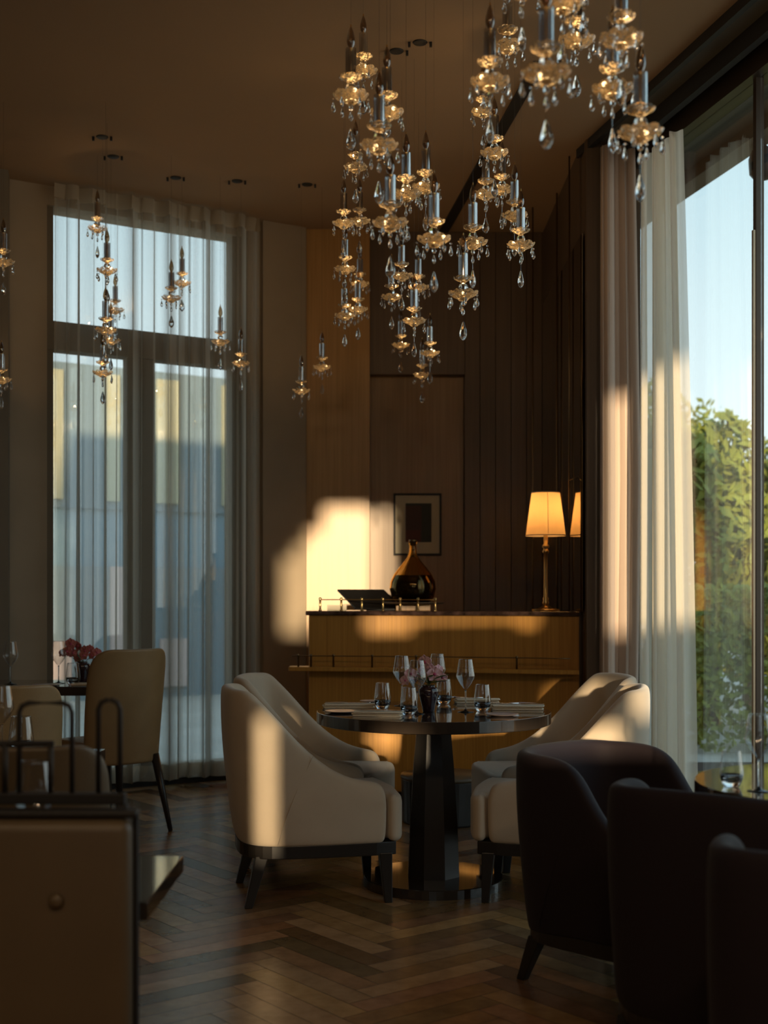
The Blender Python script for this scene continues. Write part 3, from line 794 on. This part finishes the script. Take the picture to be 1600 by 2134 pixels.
def leather_chair(label, loc, rz, m, hb=.97, s=1.0, zb=.36, group=None):
    t = empty('leather_dining_chair', loc, rz, label, 'chair', group); t.scale = (s, s, s)
    bm = B(); rings = []
    zs = [zb, zb + .02, .45, .56, .68, .80, .88, .93, .955, hb]
    for z in zs:
        u = (z - zb) / (hb - zb)
        hw_ = .225 + .012 * math.sin(u * 2.6)
        if z > .85: hw_ *= math.sqrt(max(.05, 1 - ((z - .85) / (hb - .85 + .006)) ** 2.6)) * .25 + .75 * (1 if z < .93 else (.97 if z < .95 else (.90 if z < .96 else .80)))
        lean = -.20 - .06 * u - .03 * u * u
        ring = []; ny = 8
        thk = .055 - .012 * u
        for j in range(ny + 1):
            y = -hw_ + 2 * hw_ * j / ny; cx = lean + .10 * (abs(y) / .235) ** 2.4
            ring.append((cx - thk * .5, y))
        for j in range(ny, -1, -1):
            y = (-hw_ + 2 * hw_ * j / ny) * .96; cx = lean + .10 * (abs(y) / .235) ** 2.4
            ring.append((cx + thk * .5, y))
        rings.append([bm.verts.new((a, b, z)) for a, b in ring])
    for A, Bq in zip(rings[:-1], rings[1:]):
        n = len(A)
        for j in range(n): bm.faces.new((A[j], A[(j + 1) % n], Bq[(j + 1) % n], Bq[j]))
    n = len(rings[0]); ny = 8
    for Rg in (rings[0], rings[-1]):
        for j in range(ny): bm.faces.new((Rg[j], Rg[j + 1], Rg[n - 2 - j], Rg[n - 1 - j]))
    bk = link('backrest', bm, m, t, smooth=True, sub=2)
    bm = B(); prism(bm, [(-.18, -.205), (.10, -.225), (.24, -.215), (.265, -.15), (.27, 0), (.265, .15), (.24, .215), (.10, .225), (-.18, .205)], .385, .475); link('seat', bm, m, t, bevel=.03, seg=4, smooth=True)
    for x, y, dx, dy in ((.20, -.17, .03, -.02), (.20, .17, .03, .02), (-.18, -.165, -.11, -.03), (-.18, .165, -.11, .03)):
        bm = B(); tube(bm, [(x, y, .40), (x + dx * .5, y + dy * .5, .2), (x + dx, y + dy, 0)], [.024, .018, .012], 10); link('leg', bm, M['ebony'], t, smooth=True)
    return t
g6 = 'leather chairs on the left'
leather_chair('tan leather dining chair with tall rounded back, turned away before the voile curtain', (-1.47, 6.80, 0), R(132), M['leather'], group=g6)
leather_chair('tan leather chair back with glinting top rim, cut by the left edge', (-1.50, 4.90, 0), R(118), M['leather'], s=.945, group=g6)
leather_chair('olive leather chair behind the blurred metal rail, pale highlight on its right edge', (-.94, 3.40, 0), R(100), M['leatherdark'], s=.90, group=g6)

# ------------------------------------------------------------------ tables
rt = empty('round_table', (.214, 5.48, 0), 0, 'round dark pedestal dining table laid for four at the centre', 'table')
bm = B(); lathe(bm, [(0, .700), (.498, .700), (.505, .703), (.505, .7485), (.503, .75), (0, .75)], 96); link('table_top', bm, M['ebonytop'], rt, bevel=.001)
bm = B(); lathe(bm, [(0, .04), (.118, .04), (.110, .25), (.093, .52), (.076, .70), (0, .70)], 8); o = link('pedestal', bm, M['ebony'], rt); o.rotation_euler = (0, 0, R(22.5))
bm = B(); lathe(bm, [(0, 0), (.302, 0), (.302, .037), (.298, .04), (0, .04)], 64); link('base_plate', bm, M['ebonytop'], rt)

bt = empty('square_table', (-1.98, 7.20, 0), 0, 'dark table with wine glasses and red orchids beside the voile curtain', 'table')
bm = B(); box(bm, -.32, .44, -.29, .27, .70, .75); link('table_top', bm, M['ebonytop'], bt, bevel=.004)
for x, y in ((-.27, -.24), (.17, -.24), (-.27, .22), (.36, .22)):
    bm = B(); box(bm, x - .022, x + .022, y - .022, y + .022, 0, .70); link('leg', bm, M['ebony'], bt, bevel=.003)
t3 = empty('square_table', (-1.32, 4.08, 0), 0, 'dark table between the leather chairs at left, only its far right corner visible', 'table')
bm = B(); box(bm, -.42, .36, -.20, .29, .675, .72); link('table_top', bm, M['ebonytop'], t3, bevel=.004)
for x, y in ((-.36, -.18), (.28, -.18), (-.36, .24), (.28, .24)):
    bm = B(); box(bm, x - .02, x + .02, y - .02, y + .02, 0, .675); link('leg', bm, M['ebony'], t3, bevel=.003)
t4 = empty('low_table', (-.85, 2.93, 0), 0, 'blurred dark glossy table corner jutting out right of the big leather seat back', 'table')
bm = B(); box(bm, -.40, .35, -.25, .23, .56, .60); link('table_top', bm, M['ebonytop'], t4, bevel=.003)
for x, y in ((-.36, -.20), (.0, -.20), (-.36, .18), (.0, .18)):
    bm = B(); box(bm, x - .018, x + .018, y - .018, y + .018, 0, .56); link('leg', bm, M['ebony'], t4)
t5 = empty('round_table', (1.335, 3.56, 0), 0, 'glossy dark table at right edge with a tumbler and wine glass', 'table')
bm = B(); lathe(bm, [(0, .68), (.448, .68), (.45, .683), (.45, .718), (.448, .72), (0, .72)], 80); link('table_top', bm, M['ebonytop'], t5)
bm = B(); lathe(bm, [(0, .03), (.10, .03), (.07, .68), (0, .68)], 16); link('pedestal', bm, M['ebony'], t5, smooth=False)
bm = B(); lathe(bm, [(0, 0), (.21, 0), (.21, .03), (0, .03)], 48); link('base_plate', bm, M['ebony'], t5)

# upholstered seat back with metal rail, nearest on the left
bq = empty('banquette', (-.884, 2.55, 0), 0, 'blurred brown leather seat back filling the bottom left corner', 'seat')
bm = B(); box(bm, -.40, .372, 0, .06, .08, .797); link('back_panel', bm, M['leatherdark'], bq, bevel=.028, seg=5, smooth=True)
bm = B(); box(bm, .370, .382, .035, .055, 0, .814); box(bm, -.40, .384, .01, .055, .798, .814); link('edge_frame', bm, M['black'], bq, bevel=.006)
bm = B(); lathe(bm, [(0, 0), (.016, .0), (.013, .006), (0, .010)], 16); o = link('button', bm, M['leatherdark'], bq, smooth=True, loc=(.225, -.004, .635)); o.rotation_euler = (R(90), 0, 0)
rk = empty('metal_rail', (-.872, 2.635, 0), 0, 'blurred dark metal rail of upright bars above the near seat back', 'rail')
def rx(px): return (px - 800) / F * 2.635 + .872
def rz_(py): return EYE - (py - YH) / F * 2.635
def loop(bm, x0, x1, zt, zb, r=.02):
    pts = [(x0, 0, zb), (x0, 0, zt - r), (x0 + r * .3, 0, zt - r * .3), (x0 + r, 0, zt), (x1 - r, 0, zt), (x1 - r * .3, 0, zt - r * .3), (x1, 0, zt - r), (x1, 0, zb)]
    tube(bm, pts, .0055, 8)
zb_ = .835
bm = B(); loop(bm, rx(205), rx(250), rz_(1458), zb_); link('hoop', bm, M['black'], rk, smooth=True)
bm = B(); loop(bm, rx(40), rx(150), rz_(1465), zb_); link('hoop', bm, M['black'], rk, smooth=True)
bm = B(); tube(bm, [(-.40, 0, rz_(1550)), (rx(112), 0, rz_(1550))], .0065, 8); link('bar', bm, M['black'], rk, smooth=True)
for px in (10, 105): 
    bm = B(); tube(bm, [(rx(px), 0, zb_), (rx(px), 0, rz_(1550))], .0065, 8); link('bar', bm, M['black'], rk, smooth=True)
bm = B(); box(bm, -.40, rx(262), -.012, .012, zb_ - .02, zb_ + .004)
for x in (-.36, rx(255)): box(bm, x - .012, x + .012, -.012, .012, 0, zb_ - .02)
link('foot_rail', bm, M['black'], rk, bevel=.003)

# ------------------------------------------------------------------ glassware
def wine_glass(loc, label, group, s=1.0):
    t = empty('wine_glass', loc, 0, label, 'glass', group); t.scale = (s, s, s)
    bm = B(); lathe(bm, [(0, 0), (.034, 0), (.035, .0012), (.02, .0035), (.006, .008), (.0032, .016), (.0028, .05), (.0030, .085), (.0045, .095), (0, .097)], 32); link('stem', bm, M['glass'], t, smooth=True)
    bo = [(0, .0965), (.008, .100), (.024, .120), (.0395, .148), (.0405, .155), (.036, .180), (.0285, .226)]
    th_ = .0011
    inn = [(.0278, .226), (.0352, .180), (.0394, .1552), (.0384, .149), (.0232, .1215), (.007, .1025), (0, .1005)]
    bm = B(); lathe_open(bm, bo[1:], 48); link('bowl', bm, M['thin'], t, smooth=True)
    bm = B(); lathe(bm, [(.0280, .2255), (.0288, .2263), (.0293, .2255), (.0288, .2247)], 40, close=True); link('rim', bm, M['glass'], t, smooth=True)
    return t
def tumbler(loc, label, group, s=1.0):
    t = empty('tumbler', loc, 0, label, 'glass', group); t.scale = (s, s, s)
    bm = B(); lathe_open(bm, [(.0372, .040), (.0372, .046), (.036, .060), (.0335, .082), (.0288, .115)], 48); link('body', bm, M['thin'], t, smooth=True)
    bm = B(); lathe(bm, [(0, 0), (.020, 0), (.024, .002), (.030, .012), (.0355, .028), (.0372, .040), (.0362, .040), (.0335, .031), (.027, .022), (.015, .018), (0, .017)], 48); link('base', bm, M['glass'], t, smooth=True)
    bm = B(); lathe(bm, [(.0286, .1145), (.0292, .1155), (.0286, .1162), (.0280, .1155)], 40, close=True); link('rim', bm, M['glass'], t, smooth=True)
    return t
gw, gt = 'wine glasses', 'tumblers'
for px, D, lb in ((837, 5.72, 'leftmost tall wine glass on the centre table, above the left tumblers'), (869, 5.32, 'wine glass in front of the orchids, between its neighbour and the vase'),
                  (911, 5.90, 'wine glass standing behind the pink orchids, rim above them'), (970, 5.41, 'lone wine glass right of the orchids on the centre table')):
    wine_glass(P(px, D, .75), lb, 'wine glasses on the centre table')
for px, D, lb in ((797, 5.55, 'clear tumbler leftmost on the centre table beside a folded napkin'), (852, 5.27, 'clear tumbler at the front touching the plum vase'),
                  (925, 5.80, 'clear tumbler behind the plum vase to its right'), (1005, 5.44, 'clear tumbler rightmost on the centre table beside the lone wine glass')):
    tumbler(P(px, D, .75), lb, 'tumblers on the centre table')
wine_glass(P(122, 7.16, .75), 'wine glass left of the red orchids on the table by the voile curtain', 'wine glasses by the curtain', 1.06)
wine_glass(P(22, 7.10, .75), 'wine glass near the left edge against the dark pier', 'wine glasses by the curtain', 1.06)
tumbler(P(152, 7.02, .75), 'stemless glass just left of the plum vase by the voile curtain', 'tumblers by the curtain', 1.06)
tumbler(P(1524, 3.50, .72), 'empty tumbler on the table at the right edge', 'glasses at right', .86)
wine_glass(P(1581, 3.42, .72), 'wine glass cut by the right edge of the picture', 'glasses at right', .92)
wine_glass(P(72, 2.92, .60), 'blurred wine glass behind the metal rail with a bright blue glint', 'blurred glasses at left', 1.18)
tumbler(P(44, 4.2, .72), 'blurred tumbler between the leather chairs at left', 'blurred glasses at left', 1.1)
wine_glass(P(4, 4.25, .72), 'blurred wine glass at the very left edge before the glinting chair rim', 'blurred glasses at left', 1.0)

def napkin(px, D, ln, rz, label):
    t = empty('napkin', P(px, D, .75), rz, label, 'napkin', 'napkins on the centre table')
    bm = B()
    for k, (z, dx, dy) in enumerate(((.0, 0, 0), (.0075, -.004, .003), (.014, .003, -.002))):
        pts = [(-ln / 2 + dx, -.032 + dy), (ln / 2 + dx, -.034 + dy), (ln / 2 + dx + .006, .03 + dy), (-ln / 2 + dx - .004, .032 + dy)]
        prism(bm, pts, z, z + .0062)
    link('folded_cloth', bm, M['linen'], t, bevel=.0028, seg=3, smooth=True)
    return t
def fork(loc, rz, label):
    bm = B(); tube(bm, [(-.09, 0, .004), (-.03, 0, .003), (.03, 0, .006), (.045, 0, .007)], [.0035, .0028, .0022, .0055], 8)
    for s in (-1.5, -.5, .5, 1.5): tube(bm, [(.045, s * .0035, .007), (.065, s * .0042, .006), (.088, s * .004, .011)], [.0014, .0012, .0006], 6)
    o = link('fork', bm, M['steel'], smooth=True, loc=loc); o.rotation_euler = (0, 0, rz); return tag(o, label, 'fork', 'forks on the centre table')
def knife(loc, rz, label):
    bm = B(); tube(bm, [(-.10, 0, .004), (-.02, 0, .004), (0, 0, .004)], [.004, .0045, .0028], 8)
    prism(bm, [(0, -.004), (.06, -.007), (.095, -.002), (.10, .003), (0, .003)], .0032, .0048)
    o = link('knife', bm, M['steel'], smooth=False, loc=loc); o.rotation_euler = (0, 0, rz); return tag(o, label, 'knife', 'knives on the centre table')
def plate(px, D, r, label):
    o = empty('side_plate', P(px, D, .75), 0, label, 'plate', 'side plates on the centre table')
    bm = B(); lathe(bm, [(0, .001), (r * .55, 0), (r * .62, .001), (r * .98, .007), (r, .009), (r * .97, .0095), (r * .6, .0035), (0, .003)], 40); link('dish', bm, M['china'], o, smooth=True)
    return o
napkin(727, 5.60, .22, R(4), 'folded ivory napkin at the left of the table beside the leftmost tumbler'); napkin(786, 5.23, .20, R(-6), 'folded ivory napkin at the front left of the table')
napkin(994, 5.87, .20, R(3), 'folded ivory napkin at the back behind the rightmost tumbler'); napkin(1078, 5.52, .22, R(-4), 'folded ivory napkin at the right rim of the table')
plate(710, 5.38, .068, 'small pale plate at the left rim of the centre table'); plate(772, 5.90, .05, 'small pale plate at the back left behind the leftmost tumbler')
plate(1046, 5.24, .068, 'small pale plate at the front right of the centre table'); plate(1088, 5.74, .068, 'small pale plate at the right behind a napkin')
fork(P(828, 5.33, .7515), R(28), 'fork propped by the front left napkin, tines toward the tumbler'); knife(P(800, 5.215, .772), R(-3), 'knife lying on the front left napkin')
fork(P(1038, 5.56, .7715) , R(170), 'fork on the right rim napkin pointing left'); knife(P(1085, 5.50, .772), R(176), 'knife on the right rim napkin beside its fork')
fork(P(966, 5.86, .7715), R(172), 'fork on the back napkin behind the lone wine glass'); knife(P(725, 5.59, .772), R(4), 'knife on the left napkin')

# vases and orchids
def vase(loc, label, s=1.0):
    t = empty('flower_vase', loc, 0, label, 'vase'); t.scale = (s, s, s)
    bm = B(); lathe(bm, [(0, 0), (.024, 0), (.026, .003), (.031, .03), (.040, .065), (.044, .085), (.042, .098), (.035, .105), (.028, .107), (.028, .112), (.031, .114), (.027, .114), (.024, .107), (.034, .096), (.037, .082), (.03, .05), (.022, .012), (0, .010)], 40); link('body', bm, M['plumglaze'], t, smooth=True)
    return t
def orchid(loc, label, blooms, petal, leaves, sc_=1.0, base=.03):
    t = empty('orchid_posy', loc, 0, label, 'flowers')
    r_ = random.Random(len(label))
    for (x, y, z, s) in blooms:
        b = bpy.data.objects.new('blossom', None)
        bm = B(); s *= sc_
        for k in range(5):
            a = R(90 + 72 * k + r_.uniform(-6, 6)); wdt = .62 if k in (1, 4) else .40
            c_, s_ = math.cos(a), math.sin(a); n1 = 6; rows = []
            for i in range(n1 + 1):
                u = i / n1; hw_ = s * wdt * math.sin(math.pi * min(1, .08 + u * .92)) ** .7
                d = .0008 - .10 * s * u + .35 * s * u * u * .4
                rows.append([(u * s, q * hw_, d + .12 * s * abs(q)) for q in (-1, 0, 1)])
            rv = [[bm.verts.new((c_ * p[0] - s_ * p[1], -p[2], s_ * p[0] + c_ * p[1])) for p in row] for row in rows]
            for A, Bq in zip(rv[:-1], rv[1:]):
                for j in range(2): bm.faces.new((A[j], A[j + 1], Bq[j + 1], Bq[j]))
        rot = Matrix.Rotation(r_.uniform(-.7, .7), 4, 'Z') @ Matrix.Rotation(r_.uniform(-.3, .35), 4, 'X')
        bmesh.ops.transform(bm, matrix=rot, verts=bm.verts)
        fl = link('blossom', bm, petal, t, smooth=True, loc=(x, y, z))
        so_ = fl.modifiers.new('thick', 'SOLIDIFY'); so_.thickness = .0008
        bm = B(); lathe(bm, [(0, 0), (s * .16, s * .05), (s * .2, s * .16), (s * .08, s * .3), (0, s * .32)], 8)
        bmesh.ops.transform(bm, matrix=rot @ Matrix.Rotation(R(90), 4, 'X'), verts=bm.verts); link('lip', bm, M['lip'], fl, smooth=True)
        bm = B(); tube(bm, [(0, 0, base), (x * .35, y * .3, z * .6), (x * .8, y * .8 + .004, z * .93), (x, y + .003, z)], .0013, 5); link('stem', bm, M['stem'], t, smooth=True)
    for (ax, az, ln) in leaves:
        bm = B(); rows = []
        for i in range(8):
            u = i / 7; w_ = .016 * math.sin(math.pi * (.06 + .94 * u)) ** .8
            x = ln * u * math.cos(az); z = base + .02 + ln * u * math.sin(az) * (1 - .35 * u); rows.append([(x * math.cos(ax) - q * math.sin(ax), x * math.sin(ax) + q * math.cos(ax), z + abs(q) * .3) for q in (-w_, 0, w_)])
        rv = [[bm.verts.new(p) for p in row] for row in rows]
        for A, Bq in zip(rv[:-1], rv[1:]):
            for j in range(2): bm.faces.new((A[j], A[j + 1], Bq[j + 1], Bq[j]))
        lf = link('leaf', bm, M['leaf'], t, smooth=True); so_ = lf.modifiers.new('thick', 'SOLIDIFY'); so_.thickness = .001
    return t
vl = P(893, 5.43, .75)
vase(vl, 'small dark plum glazed vase at the middle of the centre table')
def bl(px, py, s, dy=0.0, D=5.43, v=vl): return ((px - 800) / F * D - v.x, dy, EYE - (py - YH) / F * D - (v.z + .07), s)
orchid(vl + Vector((0, 0, .07)), 'pink orchids spilling both ways over the plum vase on the centre table',
       [bl(886, 1380, .034), bl(893, 1391, .028, .02), bl(900, 1396, .028), bl(880, 1398, .026, .02), bl(905, 1404, .036, -.02), bl(922, 1413, .024), bl(856, 1405, .030), bl(845, 1418, .026), bl(862, 1414, .024, .02), bl(913, 1396, .024, .02)],
       M['petal'], [(R(-20), R(35), .11), (R(10), R(50), .10), (R(160), R(50), .09), (R(185), R(30), .09), (R(-60), R(60), .07), (R(-10), R(15), .085)])
v2 = P(172, 7.25, .75)
vase(v2, 'dark plum vase on the table by the voile curtain', 1.05)
def b2(px, py, s, dy=0.0): return bl(px, py, s, dy, 7.25, v2)
orchid(v2 + Vector((0, 0, .07)), 'dusky red orchids in the vase before the voile curtain',
       [b2(148, 1342, .036), b2(162, 1346, .034, .02), b2(140, 1358, .034), b2(150, 1362, .03, .03), b2(130, 1361, .026), b2(178, 1356, .034), b2(186, 1352, .028, .02), b2(175, 1366, .03), b2(202, 1360, .030), b2(160, 1372, .026, .02), b2(192, 1366, .026)],
       M['petalred'], [(R(20), R(60), .07), (R(170), R(60), .07)], base=.03)
o = empty('napkin', P(178, 7.0, .75), R(3), 'folded buff napkin beside the vase on the table by the voile curtain', 'napkin')
bm = B(); box(bm, -.075, .10, -.04, .04, 0, .014); link('folded_cloth', bm, M['linen'], o, bevel=.005)
o = empty('side_plate', P(98, 6.98, .75), 0, 'flat pale plate at the near rim of the table by the voile curtain', 'plate')
bm = B(); lathe(bm, [(0, 0), (.05, 0), (.08, .008), (.078, .009), (.05, .003), (0, .002)], 32); link('dish', bm, M['china'], o, smooth=True)

# ================================================================== CRYSTAL CANDLE PENDANTS
def teardrop(bm, zt, zb, r, n=8):
    """faceted almond: rings of n points, each ring turned half a step so the faces are triangles"""
    L = zt - zb; rings = []
    for i, (f, g) in enumerate(((.25, .06), (.52, .26), (.84, .46), (1.0, .64), (.86, .80), (.45, .94))):
        rings.append([bm.verts.new((r * f * math.cos(2 * math.pi * (k + .5 * (i % 2)) / n), r * .72 * f * math.sin(2 * math.pi * (k + .5 * (i % 2)) / n), zt - L * g)) for k in range(n)])
    a = bm.verts.new((0, 0, zt)); b = bm.verts.new((0, 0, zb))
    for k in range(n):
        bm.faces.new((a, rings[0][k], rings[0][(k + 1) % n])); bm.faces.new((b, rings[-1][k], rings[-1][(k + 1) % n]))
    for i, (A, Bq) in enumerate(zip(rings[:-1], rings[1:])):
        for k in range(n):
            k2 = (k + 1) % n
            if i % 2 == 0: bm.faces.new((A[k], Bq[k], A[k2])); bm.faces.new((A[k2], Bq[k], Bq[k2]))
            else: bm.faces.new((A[k], Bq[k], Bq[k2])); bm.faces.new((A[k], Bq[k2], A[k2]))
def petal_scallop(n, amp):
    return lambda r, z, a: (r * (1 + amp * abs(math.sin(a * n / 2)) * (r / .05)), z + .006 * abs(math.sin(a * n / 2)) * (r / .05) ** 2)
proto = empty('crystal_candle_pendant', (0, 0, 0))
def dish(name, r, depth, zc, n, led):
    bm = B()
    th_ = .0025
    outp = [(0, zc - depth), (r * .30, zc - depth), (r * .36, zc - depth * .80), (r * .62, zc - depth * .55), (r * .88, zc - depth * .30), (r * .97, zc - .001)]
    inp = [(r * .95, zc + .001), (r * .85, zc - depth * .20), (r * .60, zc - depth * .40), (r * .34, zc - depth * .60), (r * .2, zc - depth * .66), (0, zc - depth * .66)]
    lathe(bm, outp + inp, 48, scallop=petal_scallop(n, .07))
    o = link(name, bm, M['bobeche'], proto, smooth=False)
    bm = B(); lathe(bm, [(0, zc - depth * .64), (r * .20, zc - depth * .64), (r * .22, zc - depth * .40), (r * .12, zc - depth * .30), (0, zc - depth * .30)], 12)
    link('cup', bm, M['brassin'], o, smooth=False)
    bm = B(); lathe(bm, [(r * .235, zc - depth * .58), (r * .27, zc - depth * .58), (r * .27, zc - depth * .54), (r * .235, zc - depth * .54)], 12, close=True)
    link('led_ring', bm, M['led'], o)
    return o
dish('lower_bobeche', .056, .026, .004, 8, True)
dish('upper_bobeche', .0375, .017, .062, 8, True)
bm = B(); lathe(bm, [(0, .010), (.008, .011), (.015, .018), (.0185, .027), (.015, .037), (.008, .043), (0, .044)], 8); link('crystal_ball', bm, M['crystal'], proto, smooth=False)
bm = B(); lathe_open(bm, [(.0175, .056), (.0175, .152)], 24); tb_ = link('candle_tube', bm, M['tube'], proto, smooth=True)
bm = B(); lathe_open(bm, [(.0095, .056), (.0095, .150)], 16); link('inner_rod', bm, M['tube'], tb_, smooth=True)
bm = B(); lathe(bm, [(.0168, .1515), (.0176, .1515), (.0176, .1528), (.0168, .1528)], 24, close=True); link('tube_rim', bm, M['crystal'], tb_)
bm = B(); lathe(bm, [(0, .050), (.0028, .050), (.0028, .150), (0, .152)], 10); link('candle_core', bm, M['brassin'], proto, smooth=True)
bm = B(); lathe(bm, [(0, .150), (.004, .152), (.006, .157), (.011, .166), (.0135, .177), (.0125, .190), (.0085, .208), (.0035, .221), (0, .226)], 20); bulb = link('candle_bulb', bm, M['bulb'], proto, smooth=True)
bm = B(); lathe(bm, [(0, .150), (.006, .151), (.0065, .155), (.004, .158), (0, .158)], 10); link('bulb_cap', bm, M['brassin'], bulb)
bm = B(); lathe(bm, [(0, .222), (.0028, .223), (.002, .231), (0, .232)], 8); link('bulb_tip', bm, M['brassin'], bulb)
bm = B(); teardrop(bm, -.014, -.050, .0078, 8)
lathe(bm, [(0, -.002), (.0042, -.006), (.0042, -.008), (0, -.0125)], 6)
drop_me = link('small_drop', bm, M['crystal'], proto)
for k in range(6):
    a = R(60 * k + 22)
    d = drop_me if k == 0 else drop_me.copy()
    if k: col.objects.link(d); d.parent = proto
    d.location = (.056 * math.cos(a), .056 * math.sin(a), -.002)
    d.rotation_euler = (0, 0, a)
bm = B(); teardrop(bm, -.100, -.172, .0165, 12); link('large_drop', bm, M['crystal'], proto)
bm = B(); lathe(bm, [(0, -.022), (.006, -.027), (.0085, -.034), (.006, -.041), (0, -.044)], 8); tube(bm, [(0, 0, -.042), (0, 0, -.10)], .0007, 4)
teardrop(bm, -.046, -.078, .008, 8); link('drop_chain', bm, M['crystal'], proto)
bm = B(); tube(bm, [(0, 0, 0), (0, 0, 1)], .0005, 4); wire = link('wire', bm, M['wire'], proto); wire.location = (0, 0, .225)
pl = bpy.data.lights.new('pendant_glow', 'POINT'); pl.energy = .32; pl.color = (1.0, .62, .27); pl.shadow_soft_size = .006
po = bpy.data.objects.new('pendant_glow', pl); col.objects.link(po); po.parent = proto; po.location = (.022, -.022, .010)
index_kids(proto)

U = [
 (1334, 279, 95, 'rightmost one, big drop hanging before the sheer curtain top'),
 (1294, 84, 92, 'upper right near one, directly above the rightmost one'),
 (1201, 87, 78, 'near one at the top, dish left of the upper right one'),
 (1138, 157, 104, 'nearest and most blurred one with wide lower dish over the ceiling'),
 (1276, 189, 88, 'near pendant tucked left of the rightmost one, middle height'),
 (1057, 99, 68, 'top left of the near right group, second from its left'),
 (1021, 174, 84, 'left side of the near right group with tall dark bulb'),
 (1007, 235, 52, 'small distant pendant just below the left side of the near right group'),
 (1030, 321, 60, 'pendant high in the right string, above the forked pair'),
 (1012, 406, 54, 'left one of the forked pair in the right string'),
 (1046, 396, 52, 'right one of the forked pair in the right string'),
 (1072, 451, 56, 'pendant low in the right string just above its lowest outer one'),
 (1085, 512, 59, 'lowest outer pendant at the right end, large clear drop below'),
 (985, 507, 63, 'pendant left of the right string, above the one with the isolated drop'),
 (965, 614, 64, 'isolated low pendant between the central cluster and the right string'),
 (757, 150, 60, 'topmost pendant of the central cluster, bulb touching the picture top'),
 (731, 202, 75, 'upper left pendant of the central cluster with a long drop at its left'),
 (806, 238, 72, 'upper right pendant of the central cluster, pale tube'),
 (790, 306, 80, 'widest pendant near the top of the central cluster'),
 (741, 350, 50, 'small pendant left of the cluster under the widest one'),
 (846, 407, 66, 'left of twin tall tubes in central cluster'),
 (887, 392, 60, 'right of twin tall tubes in central cluster'),
 (813, 467, 76, 'large pendant at the heart of the central cluster with bright tube'),
 (716, 467, 48, 'left of the small side by side pair on the cluster left edge'),
 (749, 462, 46, 'right of the small side by side pair on the cluster left edge'),
 (719, 562, 47, 'pendant on the left edge of the cluster midway down'),
 (837, 576, 48, 'inner pendant behind the heart of the cluster, three slim tubes'),
 (904, 501, 73, 'right hand pendant of the central cluster with long faceted drop'),
 (872, 600, 45, 'small amber pendant at the inner right of the cluster'),
 (816, 620, 45, 'small amber pendant at the inner left, low in the cluster'),
 (863, 670, 50, 'lower middle pendant of the cluster with bright tube'),
 (835, 720, 38, 'small dim pendant hanging low, left of the cluster tip'),
 (896, 737, 42, 'pendant just above the lowest tip of the cluster on its right'),
 (880, 782, 39, 'lowest pendant of the central cluster, round clear drop'),
 (750, 593, 40, 'small far pendant at the left of the cluster behind a brighter tube'),
 (718, 659, 43, 'lowest left pendant of the central cluster'),
 (746, 646, 42, 'pendant beside the lowest left one, slim bright tube'),
 (628, 815, 38, 'lower one of the lone pair left of the central cluster'),
 (671, 766, 38, 'upper one of the lone pair left of the central cluster'),
 (203, 477, 41, 'top pendant of the left string in front of the voile curtain'),
 (223, 565, 44, 'second pendant down the left string in front of the voile'),
 (240, 647, 38, 'small pendant leaning out right of the left string'),
 (220, 689, 46, 'middle wide pendant low in the left string, above the window transom'),
 (231, 711, 41, 'pendant just under and right of the wide one in the left string'),
 (214, 778, 43, 'lowest pendant of the left string with a dark round drop'),
 (379, 591, 39, 'upper right one of the pair before the bright upper window'),
 (357, 622, 41, 'lower left one of the pair before the bright upper window'),
 (459, 713, 39, 'pendant before the dark transom, upper of the right pair on the voile'),
 (502, 758, 38, 'pendant at the right edge of the voile, lower of that pair'),
 (7, 547, 46, 'upper pendant cut by the left edge of the picture'),
 (3, 792, 41, 'lower pendant cut by the left edge of the picture'),
 (1172, 12, 90, 'mostly above the frame, only dish and drops showing at top'),
 (1088, -18, 84, 'above the frame, left one whose drops show at top'),
 (1216, -44, 84, 'above the frame at right, only drops visible'),
]
for i, (px, py, wpx, lb) in enumerate(U):
    D = .115 * F / wpx
    p = P(px, D, py=py)
    o = proto if i == 0 else copy_tree(proto)
    o.location = p; o.rotation_euler = (0, 0, rng.uniform(0, 6.28))
    tag(o, 'crystal pendant: ' + lb, 'pendant light', 'crystal candle pendants hung from the ceiling')
    for ch in kids[o.name]:
        if ch.name.startswith('wire'): ch.scale = (1, 1, H - p.z - .225)
